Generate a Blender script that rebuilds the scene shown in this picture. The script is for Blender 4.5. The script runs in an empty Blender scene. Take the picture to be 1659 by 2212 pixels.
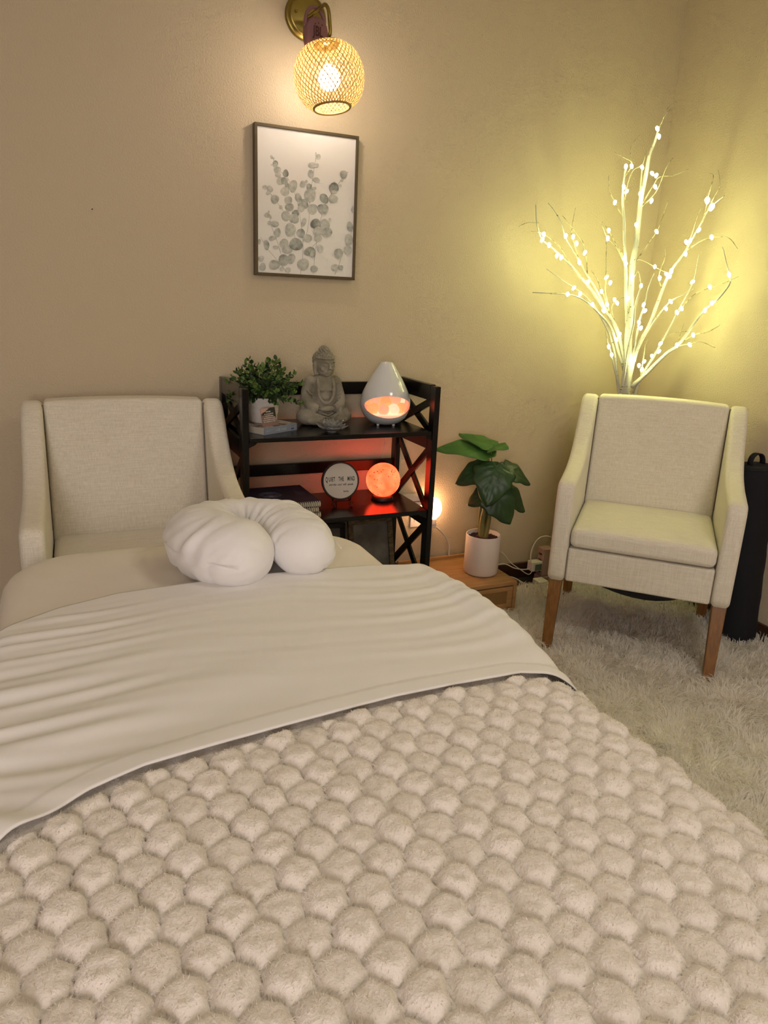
import bpy, bmesh, math, random
import numpy as np
from mathutils import Vector, Matrix, noise

# ------------------------------------------------------------------ camera, light, exposure
SC = bpy.context.scene
COL = SC.collection
F, YAW, PIT, ROL, H = 1564.5, math.radians(24.808), math.radians(16.635), math.radians(-2.622), 1.36
D = 2.877          # back wall
XR = 2.70          # wall on the right
XL = -1.9
YF = -2.2
ZC = 2.75

def cam_axes():
    cy, sy, cp, sp = math.cos(YAW), math.sin(YAW), math.cos(PIT), math.sin(PIT)
    f = np.array([sy*cp, cy*cp, -sp]); r0 = np.array([cy, -sy, 0.0]); d0 = np.cross(f, r0)
    c, s = math.cos(ROL), math.sin(ROL)
    return c*r0 + s*d0, -s*r0 + c*d0, f
CR, CD, CF = cam_axes()
CO = np.array([0, 0, H])

def ray(u, v):
    return CR*(u-829.5)/F + CD*(v-1106)/F + CF
def at_depth(u, v, s):
    """point seen at photo pixel (u, v), s metres ahead of the camera over the floor"""
    d = ray(u, v); n = np.array([math.sin(YAW), math.cos(YAW), 0]); return Vector(CO + d*(s/(d@n)))
def at_y(u, v, y):
    d = ray(u, v); return Vector(CO + d*(y/d[1]))

cam = bpy.data.cameras.new('camera'); camo = bpy.data.objects.new('camera', cam); COL.objects.link(camo)
cam.sensor_fit = 'HORIZONTAL'; cam.sensor_width = 36; cam.lens = 36*F/1659; cam.clip_start = 0.02
camo.matrix_world = Matrix(((CR[0], -CD[0], -CF[0], 0), (CR[1], -CD[1], -CF[1], 0), (CR[2], -CD[2], -CF[2], H), (0, 0, 0, 1)))
SC.camera = camo

W = bpy.data.worlds.new('world'); SC.world = W; W.use_nodes = True
W.node_tree.nodes['Background'].inputs[0].default_value = (0.9, 0.8, 0.7, 1)
W.node_tree.nodes['Background'].inputs[1].default_value = 0.02

def area(name, loc, target, sx, sy, power, col):
    l = bpy.data.lights.new(name, 'AREA'); l.shape = 'RECTANGLE'; l.size = sx; l.size_y = sy; l.energy = power; l.color = col
    o = bpy.data.objects.new(name, l); COL.objects.link(o); o.location = loc
    o.rotation_euler = (Vector(target)-Vector(loc)).to_track_quat('-Z', 'Y').to_euler(); return o
# stand-in for an unseen light behind the photographer, and an added overhead fill
area('rear_fill_light', (-0.9, -1.85, 1.5), (0.5, 1.5, 0.7), 1.0, 1.8, 46.0, (1.0, 0.90, 0.91))  # soft area light for the unseen source behind and to the left
area('overhead_fill_light', (1.5, 0.2, 2.70), (1.5, 0.2, 0), 0.6, 0.6, 14.0, (1.0, 0.93, 0.82))  # fill added overhead to brighten the rug, no fixture known there

SC.view_settings.view_transform = 'Standard'
SC.view_settings.look = 'None'
SC.view_settings.exposure = 0.08
SC.view_settings.gamma = 1.0
SC.view_settings.use_curve_mapping = False

SC.cycles.max_bounces = 6; SC.cycles.diffuse_bounces = 4; SC.cycles.glossy_bounces = 3; SC.cycles.transmission_bounces = 6; SC.cycles.transparent_max_bounces = 4
SC.cycles.caustics_reflective = False; SC.cycles.caustics_refractive = False; SC.cycles.adaptive_threshold = 0.08; SC.cycles.adaptive_min_samples = 12

SCONCE, TREE, SALT, NIGHT = 85.0, 56.0, 6.0, 18.0

# ------------------------------------------------------------------ materials
def lin(c):
    return tuple(((x/255)/12.92 if x/255 <= 0.04045 else ((x/255+0.055)/1.055)**2.4) for x in c)

def mat(name, base, rough=0.6, metal=0.0, bump=None, vary=None, emit=None, spec=0.5, sheen=0.0, trans=0.0, ior=1.45, coat=0.0, coord='Object', stretch=(1, 1, 1), sub=0.0, translucent=0.0):
    m = bpy.data.materials.new(name); m.use_nodes = True
    nt = m.node_tree; b = nt.nodes['Principled BSDF']; L = nt.links
    b.inputs['Base Color'].default_value = (*base, 1); b.inputs['Roughness'].default_value = rough
    b.inputs['Metallic'].default_value = metal; b.inputs['Specular IOR Level'].default_value = spec
    b.inputs['Sheen Weight'].default_value = sheen; b.inputs['Transmission Weight'].default_value = trans; b.inputs['IOR'].default_value = ior
    b.inputs['Coat Weight'].default_value = coat
    if sub:
        b.inputs['Subsurface Weight'].default_value = sub; b.inputs['Subsurface Radius'].default_value = (0.02, 0.012, 0.008)
    tc = nt.nodes.new('ShaderNodeTexCoord'); mp = nt.nodes.new('ShaderNodeMapping'); mp.inputs['Scale'].default_value = stretch
    L.new(tc.outputs[coord], mp.inputs[0])
    if vary:       # (scale, colour2, low, high, detail)
        n = nt.nodes.new('ShaderNodeTexNoise'); n.inputs['Scale'].default_value = vary[0]; n.inputs['Detail'].default_value = vary[4] if len(vary) > 4 else 4
        L.new(mp.outputs[0], n.inputs['Vector'])
        r = nt.nodes.new('ShaderNodeValToRGB'); r.color_ramp.elements[0].position = vary[2]; r.color_ramp.elements[1].position = vary[3]
        r.color_ramp.elements[0].color = (*base, 1); r.color_ramp.elements[1].color = (*vary[1], 1)
        L.new(n.outputs['Fac'], r.inputs[0]); L.new(r.outputs[0], b.inputs['Base Color'])
        if emit and len(emit) > 2:
            L.new(r.outputs[0], b.inputs['Emission Color'])
    if emit:
        b.inputs['Emission Strength'].default_value = emit[1]
        if len(emit) < 3: b.inputs['Emission Color'].default_value = (*emit[0], 1)
    if bump:       # (scale, strength, distance, detail)
        n = nt.nodes.new('ShaderNodeTexNoise'); n.inputs['Scale'].default_value = bump[0]; n.inputs['Detail'].default_value = bump[3] if len(bump) > 3 else 3
        L.new(mp.outputs[0], n.inputs['Vector'])
        bm_ = nt.nodes.new('ShaderNodeBump'); bm_.inputs['Strength'].default_value = bump[1]; bm_.inputs['Distance'].default_value = bump[2]
        L.new(n.outputs['Fac'], bm_.inputs['Height']); L.new(bm_.outputs[0], b.inputs['Normal'])
    if translucent:
        t = nt.nodes.new('ShaderNodeBsdfTranslucent'); t.inputs[0].default_value = (*base, 1)
        mx = nt.nodes.new('ShaderNodeMixShader'); mx.inputs[0].default_value = translucent
        L.new(b.outputs[0], mx.inputs[1]); L.new(t.outputs[0], mx.inputs[2]); L.new(mx.outputs[0], nt.nodes['Material Output'].inputs[0])
    return m

def weave(name, base, dark, scale=420, strength=0.25, rough=0.85):
    """linen: crossed thread noise in colour and relief"""
    m = bpy.data.materials.new(name); m.use_nodes = True; nt = m.node_tree; b = nt.nodes['Principled BSDF']; L = nt.links
    b.inputs['Roughness'].default_value = rough; b.inputs['Sheen Weight'].default_value = 0.15; b.inputs['Specular IOR Level'].default_value = 0.2
    tc = nt.nodes.new('ShaderNodeTexCoord'); outs = []
    for st in ((1, 1, 0.06), (0.05, 1, 1)):
        mp = nt.nodes.new('ShaderNodeMapping'); mp.inputs['Scale'].default_value = st; L.new(tc.outputs['Object'], mp.inputs[0])
        n = nt.nodes.new('ShaderNodeTexNoise'); n.inputs['Scale'].default_value = scale; n.inputs['Detail'].default_value = 2; L.new(mp.outputs[0], n.inputs['Vector']); outs.append(n)
    a = nt.nodes.new('ShaderNodeMath'); a.operation = 'ADD'; L.new(outs[0].outputs['Fac'], a.inputs[0]); L.new(outs[1].outputs['Fac'], a.inputs[1])
    r = nt.nodes.new('ShaderNodeMapRange'); r.inputs['From Min'].default_value = 0.7; r.inputs['From Max'].default_value = 1.3; L.new(a.outputs[0], r.inputs[0])
    mx = nt.nodes.new('ShaderNodeMix'); mx.data_type = 'RGBA'; L.new(r.outputs[0], mx.inputs[0])
    mx.inputs[6].default_value = (*dark, 1); mx.inputs[7].default_value = (*base, 1); L.new(mx.outputs[2], b.inputs['Base Color'])
    bp = nt.nodes.new('ShaderNodeBump'); bp.inputs['Strength'].default_value = strength; bp.inputs['Distance'].default_value = 0.001
    L.new(r.outputs[0], bp.inputs['Height']); L.new(bp.outputs[0], b.inputs['Normal'])
    return m

M = {}
M['wall'] = mat('wall_paint', (0.60, 0.50, 0.345), 0.55, bump=(170, 0.5, 0.005, 2), spec=0.35)
M['ceiling'] = mat('ceiling_paint', (0.72, 0.66, 0.56), 0.8)
M['carpet'] = mat('dark_carpet', (0.045, 0.04, 0.028), 0.95, bump=(500, 0.9, 0.01), vary=(300, (0.10, 0.09, 0.06), 0.4, 0.7))
M['baseboard'] = mat('dark_baseboard', (0.060, 0.026, 0.016), 0.35, bump=(40, 0.1, 0.002), vary=(20, (0.04, 0.016, 0.01), 0.4, 0.6))
M['linen'] = weave('cream_linen', (0.82, 0.77, 0.66), (0.68, 0.62, 0.50), 330, 0.18)
M['seam'] = mat('seam_thread', (0.20, 0.16, 0.10), 0.9)
M['legwood'] = mat('oiled_wood', (0.26, 0.115, 0.025), 0.35, vary=(18, (0.19, 0.08, 0.016), 0.35, 0.65), stretch=(6, 6, 0.6), bump=(60, 0.05, 0.001))
M['lining'] = mat('black_lining', (0.012, 0.012, 0.016), 0.9)
M['black'] = mat('black_lacquer', (0.005, 0.004, 0.0035), 0.22, spec=0.35, bump=(70, 0.03, 0.001))
M['blackmetal'] = mat('black_wire', (0.012, 0.009, 0.008), 0.45, spec=0.4)
M['sheet'] = mat('white_bed_sheet', (0.84, 0.81, 0.77), 0.75, sheen=0.15, spec=0.25, bump=(900, 0.06, 0.0006))
M['fitted'] = mat('ivory_fitted_sheet', (0.82, 0.76, 0.66), 0.8, sheen=0.15, spec=0.2, bump=(7, 0.35, 0.02, 2))
M['pillow'] = mat('white_pillow_cloth', (0.86, 0.84, 0.82), 0.65, sheen=0.2, spec=0.3, bump=(700, 0.05, 0.0006))
M['plush'] = mat('cream_plush', (0.82, 0.755, 0.67), 0.95, sheen=0.4, spec=0.05, bump=(260, 0.45, 0.005, 5))
M['plushhair'] = mat('cream_plush_hair', (0.90, 0.84, 0.76), 0.95, spec=0.05, translucent=0.5)
M['shag'] = mat('white_shag', (0.97, 0.94, 0.87), 0.9, spec=0.1, translucent=0.5)
M['shagbase'] = mat('white_shag_base', (0.90, 0.87, 0.79), 0.95)
M['white'] = mat('white_plastic', (0.74, 0.72, 0.68), 0.4)
M['ceramic'] = mat('white_glaze', (0.66, 0.67, 0.66), 0.12, coat=0.5)
M['potmatte'] = mat('white_matte_pot', (0.72, 0.65, 0.58), 0.7)
M['fabricpot'] = mat('white_wrapped_pot', (0.66, 0.62, 0.56), 0.85, bump=(90, 0.5, 0.003), stretch=(1, 1, 3))
M['soil'] = mat('brown_soil', (0.06, 0.025, 0.018), 0.9, bump=(150, 1.0, 0.01), vary=(120, (0.16, 0.06, 0.045), 0.45, 0.62))
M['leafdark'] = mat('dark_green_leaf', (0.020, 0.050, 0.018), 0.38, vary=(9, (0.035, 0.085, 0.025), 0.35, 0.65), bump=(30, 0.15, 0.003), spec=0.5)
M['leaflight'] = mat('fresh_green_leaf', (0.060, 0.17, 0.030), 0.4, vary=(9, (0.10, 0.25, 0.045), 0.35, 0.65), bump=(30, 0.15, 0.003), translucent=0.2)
M['stem'] = mat('green_stem', (0.13, 0.15, 0.035), 0.5, vary=(25, (0.20, 0.17, 0.05), 0.4, 0.6))
M['box1'] = mat('boxwood_leaf', (0.020, 0.048, 0.012), 0.5, translucent=0.15)
M['box2'] = mat('boxwood_leaf_light', (0.10, 0.18, 0.035), 0.5, translucent=0.15)
M['boxstem'] = mat('boxwood_stem', (0.030, 0.050, 0.015), 0.7)
M['stone'] = mat('weathered_stone', (0.32, 0.29, 0.22), 0.85, vary=(14, (0.17, 0.155, 0.105), 0.4, 0.68, 6), bump=(220, 0.35, 0.002))
M['glass'] = mat('clear_glass', (0.92, 0.93, 0.90), 0.06, trans=0.80, ior=1.5)
M['brass'] = mat('aged_brass', (0.30, 0.22, 0.055), 0.32, metal=0.9)
M['rose'] = mat('dusty_rose_rubber', (0.24, 0.11, 0.115), 0.6, bump=(900, 0.15, 0.0008))
M['maroon'] = mat('maroon_print', (0.075, 0.018, 0.020), 0.5)
M['bamboo'] = mat('bamboo_strip', (0.58, 0.33, 0.085), 0.5, translucent=0.09, vary=(60, (0.34, 0.16, 0.03), 0.4, 0.65))
M['bamboodark'] = mat('bamboo_rim', (0.36, 0.22, 0.06), 0.5, translucent=0.15)
M['diffuse'] = mat('frosted_diffuser', (0.92, 0.90, 0.82), 0.6, translucent=0.7)
M['bulb'] = mat('sconce_bulb', (1, 1, 1), 0.4, emit=((1.0, 0.90, 0.79), SCONCE))
M['twigbulb'] = mat('fairy_bulb', (1, 1, 1), 0.4, emit=((0.95, 1.0, 0.38), TREE))
M['birch'] = mat('white_birch_bark', (0.46, 0.44, 0.40), 0.7, vary=(70, (0.07, 0.055, 0.04), 0.64, 0.70, 3), stretch=(1, 1, 2.2))
M['twig'] = mat('pale_twig', (0.42, 0.37, 0.25), 0.7, vary=(60, (0.16, 0.12, 0.06), 0.50, 0.62, 3))
M['frame'] = mat('bronze_frame', (0.115, 0.085, 0.045), 0.4, metal=0.3)
M['canvas'] = mat('canvas_board', (0.80, 0.77, 0.72), 0.8, bump=(800, 0.08, 0.0006))
M['paper'] = mat('page_paper', (0.62, 0.57, 0.46), 0.85, bump=(400, 0.3, 0.0008), stretch=(0.05, 0.05, 4))
M['spine'] = mat('blue_grey_cover', (0.22, 0.25, 0.32), 0.45)
M['coverpale'] = mat('pale_cover', (0.50, 0.42, 0.38), 0.5, vary=(30, (0.16, 0.08, 0.07), 0.5, 0.6))
M['ink'] = mat('black_ink', (0.012, 0.010, 0.010), 0.6)
M['whiteink'] = mat('white_ink', (0.72, 0.70, 0.66), 0.6)
M['greyink'] = mat('silver_ink', (0.40, 0.42, 0.46), 0.6)
M['purpleink'] = mat('dark_purple_ink', (0.030, 0.022, 0.085), 0.6)
M['cardpink'] = mat('card_pink', (0.52, 0.31, 0.25), 0.6)
M['cardgrey'] = mat('card_mauve', (0.21, 0.125, 0.12), 0.6)
M['cardblack'] = mat('card_black', (0.018, 0.012, 0.012), 0.6)
M['navy'] = mat('navy_cover', (0.010, 0.010, 0.030), 0.35, vary=(5, (0.016, 0.014, 0.045), 0.4, 0.6))
M['mandala'] = mat('cover_print', (0.13, 0.12, 0.17), 0.5)
M['spiral'] = mat('white_coil', (0.70, 0.66, 0.56), 0.4)
M['signface'] = mat('sign_face', (0.66, 0.61, 0.52), 0.6)
M['signrim'] = mat('dark_sign_rim', (0.028, 0.015, 0.010), 0.6, bump=(60, 0.1, 0.002))
M['salt'] = mat('salt_ball', (1.0, 0.032, 0.009), 0.55, vary=(16, (1.0, 0.068, 0.025), 0.35, 0.70, 5), emit=((1, 1, 1), SALT, 1), bump=(40, 0.2, 0.003))
M['saltspot'] = mat('salt_vein', (0.55, 0.030, 0.010), 0.6, emit=((1.0, 0.04, 0.012), 0.8))
M['rockA'] = mat('pink_salt_rock', (1.0, 0.28, 0.16), 0.5, emit=((1.0, 0.155, 0.085), 2.0))
M['rockB'] = mat('orange_salt_rock', (1.0, 0.30, 0.12), 0.5, emit=((1.0, 0.14, 0.05), 2.0))
M['rockC'] = mat('pale_salt_rock', (1.0, 0.55, 0.38), 0.5, emit=((1.0, 0.27, 0.17), 2.0))
M['night'] = mat('night_light_salt', (1, 0.9, 0.8), 0.5, emit=((1.0, 0.52, 0.27), NIGHT))
M['oak'] = mat('light_oak', (0.50, 0.285, 0.115), 0.45, vary=(9, (0.42, 0.225, 0.085), 0.4, 0.62, 5), stretch=(0.7, 8, 8), bump=(50, 0.04, 0.001))
M['cane'] = mat('woven_cane', (0.34, 0.19, 0.065), 0.6)
M['canedark'] = mat('cane_backing', (0.10, 0.055, 0.02), 0.8)
M['mat'] = mat('black_mat_cloth', (0.0045, 0.005, 0.008), 0.85, bump=(700, 0.3, 0.0008))
M['framewood'] = mat('weathered_frame_wood', (0.16, 0.115, 0.055), 0.6, vary=(30, (0.08, 0.055, 0.025), 0.4, 0.6), stretch=(1, 1, 4))
M['photo'] = mat('dim_photo_print', (0.10, 0.095, 0.085), 0.3, vary=(8, (0.20, 0.19, 0.17), 0.4, 0.6))
M['cable'] = mat('white_cable', (0.66, 0.62, 0.55), 0.5)
M['greyplug'] = mat('grey_green_plug', (0.12, 0.14, 0.10), 0.5)
M['strippink'] = mat('pinkish_power_strip', (0.44, 0.30, 0.26), 0.5)
M['nail'] = mat('dark_nail', (0.02, 0.018, 0.015), 0.5)

# ------------------------------------------------------------------ mesh helpers
def mesh(name, V, Fc, m, parent=None, smooth=False, loc=None, rot=None, bevel=0.0, seg=2, solid=0.0, subd=0):
    me = bpy.data.meshes.new(name); me.from_pydata([tuple(v) for v in V], [], [tuple(f) for f in Fc]); me.update()
    return link(name, me, m, parent, smooth, loc, rot, bevel, seg, solid, subd)

def link(name, me, m, parent=None, smooth=False, loc=None, rot=None, bevel=0.0, seg=2, solid=0.0, subd=0):
    if m is not None and not me.materials: me.materials.append(m)
    o = bpy.data.objects.new(name, me); COL.objects.link(o)
    if parent is not None: o.parent = parent
    if loc is not None: o.location = loc
    if rot is not None: o.rotation_euler = rot
    if smooth or bevel or subd:
        me.polygons.foreach_set('use_smooth', [bool(smooth or subd or bevel)]*len(me.polygons))
    if solid:
        md = o.modifiers.new('thickness', 'SOLIDIFY'); md.thickness = solid; md.offset = 0
    if bevel:
        md = o.modifiers.new('bevel', 'BEVEL'); md.width = bevel; md.segments = seg; md.limit_method = 'ANGLE'; md.harden_normals = True
    if subd:
        md = o.modifiers.new('sub', 'SUBSURF'); md.levels = subd; md.render_levels = subd
    return o

class MB:
    def __init__(s): s.V, s.F = [], []
    def add(s, V, Fc):
        n = len(s.V); s.V += [tuple(v) for v in V]; s.F += [tuple(i+n for i in f) for f in Fc]; return s
    def box(s, x0, x1, y0, y1, z0, z1, T=None):
        V = [(x0, y0, z0), (x1, y0, z0), (x1, y1, z0), (x0, y1, z0), (x0, y0, z1), (x1, y0, z1), (x1, y1, z1), (x0, y1, z1)]
        if T is not None: V = [T @ Vector(v) for v in V]
        return s.add(V, [(0, 3, 2, 1), (4, 5, 6, 7), (0, 1, 5, 4), (1, 2, 6, 5), (2, 3, 7, 6), (3, 0, 4, 7)])
    def tube(s, P, R, n=8, cap=True, closed=False):
        P = [Vector(p) for p in P]; k = len(P)
        if not hasattr(R, '__len__'): R = [R]*k
        up = Vector((0.123, 0.31, 0.94)); V = []; u = None
        for i, p in enumerate(P):
            a = P[(i-1) % k] if (closed or i > 0) else p; b = P[(i+1) % k] if (closed or i < k-1) else p
            t = (b-a).normalized()
            if u is None: u = t.cross(up).normalized() if abs(t.dot(up)) < 0.99 else t.cross(Vector((1, 0, 0))).normalized()
            else: u = (u - t*u.dot(t)).normalized()
            w = t.cross(u)
            V += [p + (u*math.cos(2*math.pi*j/n) + w*math.sin(2*math.pi*j/n))*R[i] for j in range(n)]
        Fc = []
        for i in range(k if closed else k-1):
            for j in range(n):
                a, b = i*n, ((i+1) % k)*n
                Fc.append((a+j, a+(j+1) % n, b+(j+1) % n, b+j))
        if cap and not closed:
            Fc.append(tuple(reversed(range(n)))); Fc.append(tuple(range((k-1)*n, k*n)))
        return s.add(V, Fc)
    def lathe(s, prof, n=32, cx=0, cy=0, cap=True):
        V = []; Fc = []
        for r, z in prof: V += [(cx + r*math.cos(2*math.pi*j/n), cy + r*math.sin(2*math.pi*j/n), z) for j in range(n)]
        for i in range(len(prof)-1):
            for j in range(n): Fc.append((i*n+j, i*n+(j+1) % n, (i+1)*n+(j+1) % n, (i+1)*n+j))
        if cap and prof[0][0] > 1e-6: Fc.append(tuple(reversed(range(n))))
        if cap and prof[-1][0] > 1e-6: Fc.append(tuple(range((len(prof)-1)*n, len(prof)*n)))
        return s.add(V, Fc)
    def ball(s, c, r, n=12, m=8, T=None):
        r = (r, r, r) if not hasattr(r, '__len__') else r; V = []
        for i in range(m+1):
            a = math.pi*i/m
            for j in range(n):
                b = 2*math.pi*j/n; q = Vector((r[0]*math.sin(a)*math.cos(b), r[1]*math.sin(a)*math.sin(b), -r[2]*math.cos(a)))
                if T is not None: q = T @ q
                V.append(Vector(c)+q)
        Fc = [(i*n+j, i*n+(j+1) % n, (i+1)*n+(j+1) % n, (i+1)*n+j) for i in range(m) for j in range(n)]
        return s.add(V, Fc)
    def prism(s, poly, x0, x1, axis='x'):
        n = len(poly)
        f = {'x': lambda a, b, t: (t, a, b), 'y': lambda a, b, t: (a, t, b), 'z': lambda a, b, t: (a, b, t)}[axis]
        V = [f(a, b, x0) for a, b in poly] + [f(a, b, x1) for a, b in poly]
        return s.add(V, [tuple(reversed(range(n))), tuple(range(n, 2*n))] + [(i, (i+1) % n, n+(i+1) % n, n+i) for i in range(n)])
    def build(s, name, m, parent=None, **k):
        o = mesh(name, s.V, s.F, m, parent, **k)
        bm = bmesh.new(); bm.from_mesh(o.data); bmesh.ops.remove_doubles(bm, verts=bm.verts, dist=1e-6); bmesh.ops.recalc_face_normals(bm, faces=bm.faces)
        sm = [f.smooth for f in bm.faces]
        bm.to_mesh(o.data); bm.free(); return o

def tag(o, label=None, cat=None, group=None, kind=None):
    if label: o['label'] = label
    if cat: o['category'] = cat
    if group: o['group'] = group
    if kind: o['kind'] = kind
    return o
def thing(name, label, cat, loc=(0, 0, 0), rz=0.0, group=None):
    o = bpy.data.objects.new(name, None); COL.objects.link(o); o.location = loc; o.rotation_euler = (0, 0, rz); o.empty_display_size = 0.05
    return tag(o, label, cat, group)
def copy_tree(o, parent=None):
    c = o.copy(); COL.objects.link(c); c.parent = parent
    for ch in list(o.children): copy_tree(ch, c)
    return c
def text(name, body, size, m, parent, loc, rot, sx=1.0, shear=0.0, ext=0.0003, align='CENTER', spacing=1.0, bold=0.0):
    cu = bpy.data.curves.new(name, 'FONT'); cu.body = body; cu.size = size; cu.extrude = ext; cu.align_x = align; cu.align_y = 'CENTER'; cu.shear = shear; cu.space_character = spacing
    cu.resolution_u = 3; cu.offset = bold; cu.materials.append(m)
    t = bpy.data.objects.new(name, cu); COL.objects.link(t); bpy.context.view_layer.update()
    me = bpy.data.meshes.new_from_object(t.evaluated_get(bpy.context.evaluated_depsgraph_get())); me.name = name; bpy.data.objects.remove(t)
    o = link(name, me, m, parent, loc=loc, rot=rot); o.scale = (sx, 1, 1); o['kind'] = 'stuff'; return o
def smoothstep(a, b, x):
    t = min(1, max(0, (x-a)/(b-a))); return t*t*(3-2*t)
def spline(P, n):
    """Catmull-Rom through P"""
    P = [Vector(p) for p in P]; out = []
    for i in range(len(P)-1):
        a, b, c, d = P[max(i-1, 0)], P[i], P[i+1], P[min(i+2, len(P)-1)]
        for j in range(n):
            t = j/n
            out.append(0.5*((2*b) + (c-a)*t + (2*a-5*b+4*c-d)*t*t + (3*b-a-3*c+d)*t**3))
    out.append(P[-1]); return out
def lerp_tab(tab, x):
    if x <= tab[0][0]: return tab[0][1]
    for (a, b), (c, d) in zip(tab, tab[1:]):
        if x <= c: return b + (d-b)*(x-a)/(c-a)
    return tab[-1][1]

# ------------------------------------------------------------------ the room
def struct(o): o['kind'] = 'structure'; return o
T_ = 0.10
struct(MB().box(XL, XR, YF, D, -T_, 0).build('floor', M['carpet']))
struct(MB().box(XL, XR, YF, D, ZC, ZC+T_).build('ceiling', M['ceiling']))
struct(MB().box(XL-T_, XR+T_, D, D+T_, -T_, ZC+T_).build('wall_back', M['wall']))
struct(MB().box(XR, XR+T_, YF, D, -T_, ZC+T_).build('wall_right', M['wall']))
struct(MB().box(XL-T_, XL, YF, D, -T_, ZC+T_).build('wall_left', M['wall']))
struct(MB().box(XL-T_, XR+T_, YF-T_, YF, -T_, ZC+T_).build('wall_front', M['wall']))
struct(MB().box(XL, XR-0.016, D-0.016, D, 0.0, 0.082).build('baseboard_back', M['baseboard'], bevel=0.004))
struct(MB().box(XR-0.016, XR, YF, D-0.016, 0.0, 0.082).build('baseboard_right', M['baseboard'], bevel=0.004))

# ------------------------------------------------------------------ shag rug
def np_mesh(name, V, Fa, m, parent=None, normals=None):
    me = bpy.data.meshes.new(name); nv, nf, k = len(V), len(Fa), Fa.shape[1]
    me.vertices.add(nv); me.vertices.foreach_set('co', V.astype(np.float32).ravel())
    me.loops.add(nf*k); me.loops.foreach_set('vertex_index', Fa.astype(np.int32).ravel())
    me.polygons.add(nf); me.polygons.foreach_set('loop_start', np.arange(0, nf*k, k, dtype=np.int32))
    me.polygons.foreach_set('use_smooth', np.ones(nf, bool)); me.update(calc_edges=True)
    if normals is not None: me.normals_split_custom_set_from_vertices([tuple(n) for n in normals])
    return link(name, me, m, parent)

rng = np.random.default_rng(7); random.seed(7)
rug = thing('shag_rug', 'white long-pile shag rug spread under the armchair and the bed', 'rug', (1.7, 1.0, 0))
RX0, RX1, RY0, RY1 = -0.6, XR-0.02, -0.9, 2.69
MB().box(RX0-1.7, RX1-1.7, RY0-1.0, RY1-1.0, 0.0, 0.014).build('backing', M['shagbase'], rug, bevel=0.004)
def shag():
    n = 95000
    # only the strip of rug beside the bed carries modelled pile
    x = rng.uniform(0.80, RX1, n); y = rng.uniform(0.15, RY1+0.01, n)
    keep = np.ones(n, bool)
    keep &= ~((x < 1.845) & (y > 2.49))            # wooden drawer unit stands here
    keep &= ~((np.hypot(x-2.600, y-1.955) < 0.080))
    x, y = x[keep], y[keep]; n = len(x)
    cl = np.array([noise.noise_vector((a*9, b*9, 0.3)) for a, b in zip(x, y)]); c2 = np.array([noise.noise_vector((a*28, b*28, 4.3)) for a, b in zip(x, y)])
    dx = cl[:, 0]*1.0 + c2[:, 0]*0.8 + rng.normal(0, .22, n); dy = cl[:, 1]*1.0 + c2[:, 1]*0.8 + rng.normal(0, .22, n)
    Lh = rng.uniform(0.034, 0.052, n)*(1+0.35*c2[:, 2]); w = rng.uniform(0.0012, 0.0024, n)
    a = rng.uniform(0, np.pi, n); px, py = np.cos(a)*w, np.sin(a)*w
    V = np.zeros((n, 5, 3)); z0 = 0.012
    V[:, 0] = np.stack([x-px, y-py, np.full(n, z0)], 1); V[:, 1] = np.stack([x+px, y+py, np.full(n, z0)], 1)
    mx, my, mz = x+dx*Lh*.42, y+dy*Lh*.42, z0+Lh*.55
    V[:, 2] = np.stack([mx+px, my+py, mz], 1); V[:, 3] = np.stack([mx-px, my-py, mz], 1)
    tx = np.clip(x+dx*Lh*1.3, RX0, RX1+.006); ty = y+dy*Lh*1.3
    V[:, 4] = np.stack([tx, ty, z0+Lh*(0.80-.25*np.hypot(dx, dy).clip(0, 1.6))], 1)
    b = np.arange(n)*5
    Fq = np.concatenate([np.stack([b, b+1, b+2], 1), np.stack([b, b+2, b+3], 1), np.stack([b+3, b+2, b+4], 1)])
    nr = np.zeros((n, 5, 3)); nr[..., 2] = 1; nr[:, :, 0] = (dx*.45)[:, None]; nr[:, :, 1] = (dy*.45)[:, None]
    nr /= np.linalg.norm(nr, axis=2, keepdims=True)
    V = V.reshape(-1, 3) - np.array([1.7, 1.0, 0])
    o = np_mesh('pile', V, Fq, M['shag'], rug); o['kind'] = 'stuff'
shag()

# ------------------------------------------------------------------ massage bed and its linen
BX0, BX1, BY0, BY1, BZ = -0.164, 0.835, 0.24, 2.115, 0.638
def rrect(x0, x1, y0, y1, r, n=12):
    P = []
    for cx, cy, a0 in ((x1-r, y0+r, -90), (x1-r, y1-r, 0), (x0+r, y1-r, 90), (x0+r, y0+r, 180)):
        for i in range(n+1):
            a = math.radians(a0 + 90*i/n); P.append((cx + r*math.cos(a), cy + r*math.sin(a)))
    return P
def ring_mesh(outline_fn, prof, cap=True):
    """stack of outlines: prof = [(inset, z)]"""
    V, Fc = [], []; n = None
    for ins, z in prof:
        P = outline_fn(ins); n = len(P); V += [(x, y, z) for x, y in P]
    for i in range(len(prof)-1):
        for j in range(n): Fc.append((i*n+j, i*n+(j+1) % n, (i+1)*n+(j+1) % n, (i+1)*n+j))
    Fc.append(tuple(range((len(prof)-1)*n, len(prof)*n)))
    return V, Fc
bed = thing('massage_table', 'padded massage table with wooden legs hidden under the white bedding', 'bed', (0.33, 1.18, 0))
V, Fc = ring_mesh(lambda i: rrect(BX0+0.03+i-0.33, BX1-0.03-i-0.33, BY0+0.03+i-1.18, BY1-0.03-i-1.18, 0.17-i), [(0.0, 0.53), (0, 0.585), (0.012, 0.605), (0.035, 0.612)])
mesh('padded_top', V, Fc, M['fitted'], bed, smooth=True)
MB().box(BX0+0.05-0.33, BX1-0.05-0.33, BY0+0.10-1.18, BY1-0.10-1.18, 0.45, 0.53).build('frame', M['legwood'], bed, bevel=0.006)
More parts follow.
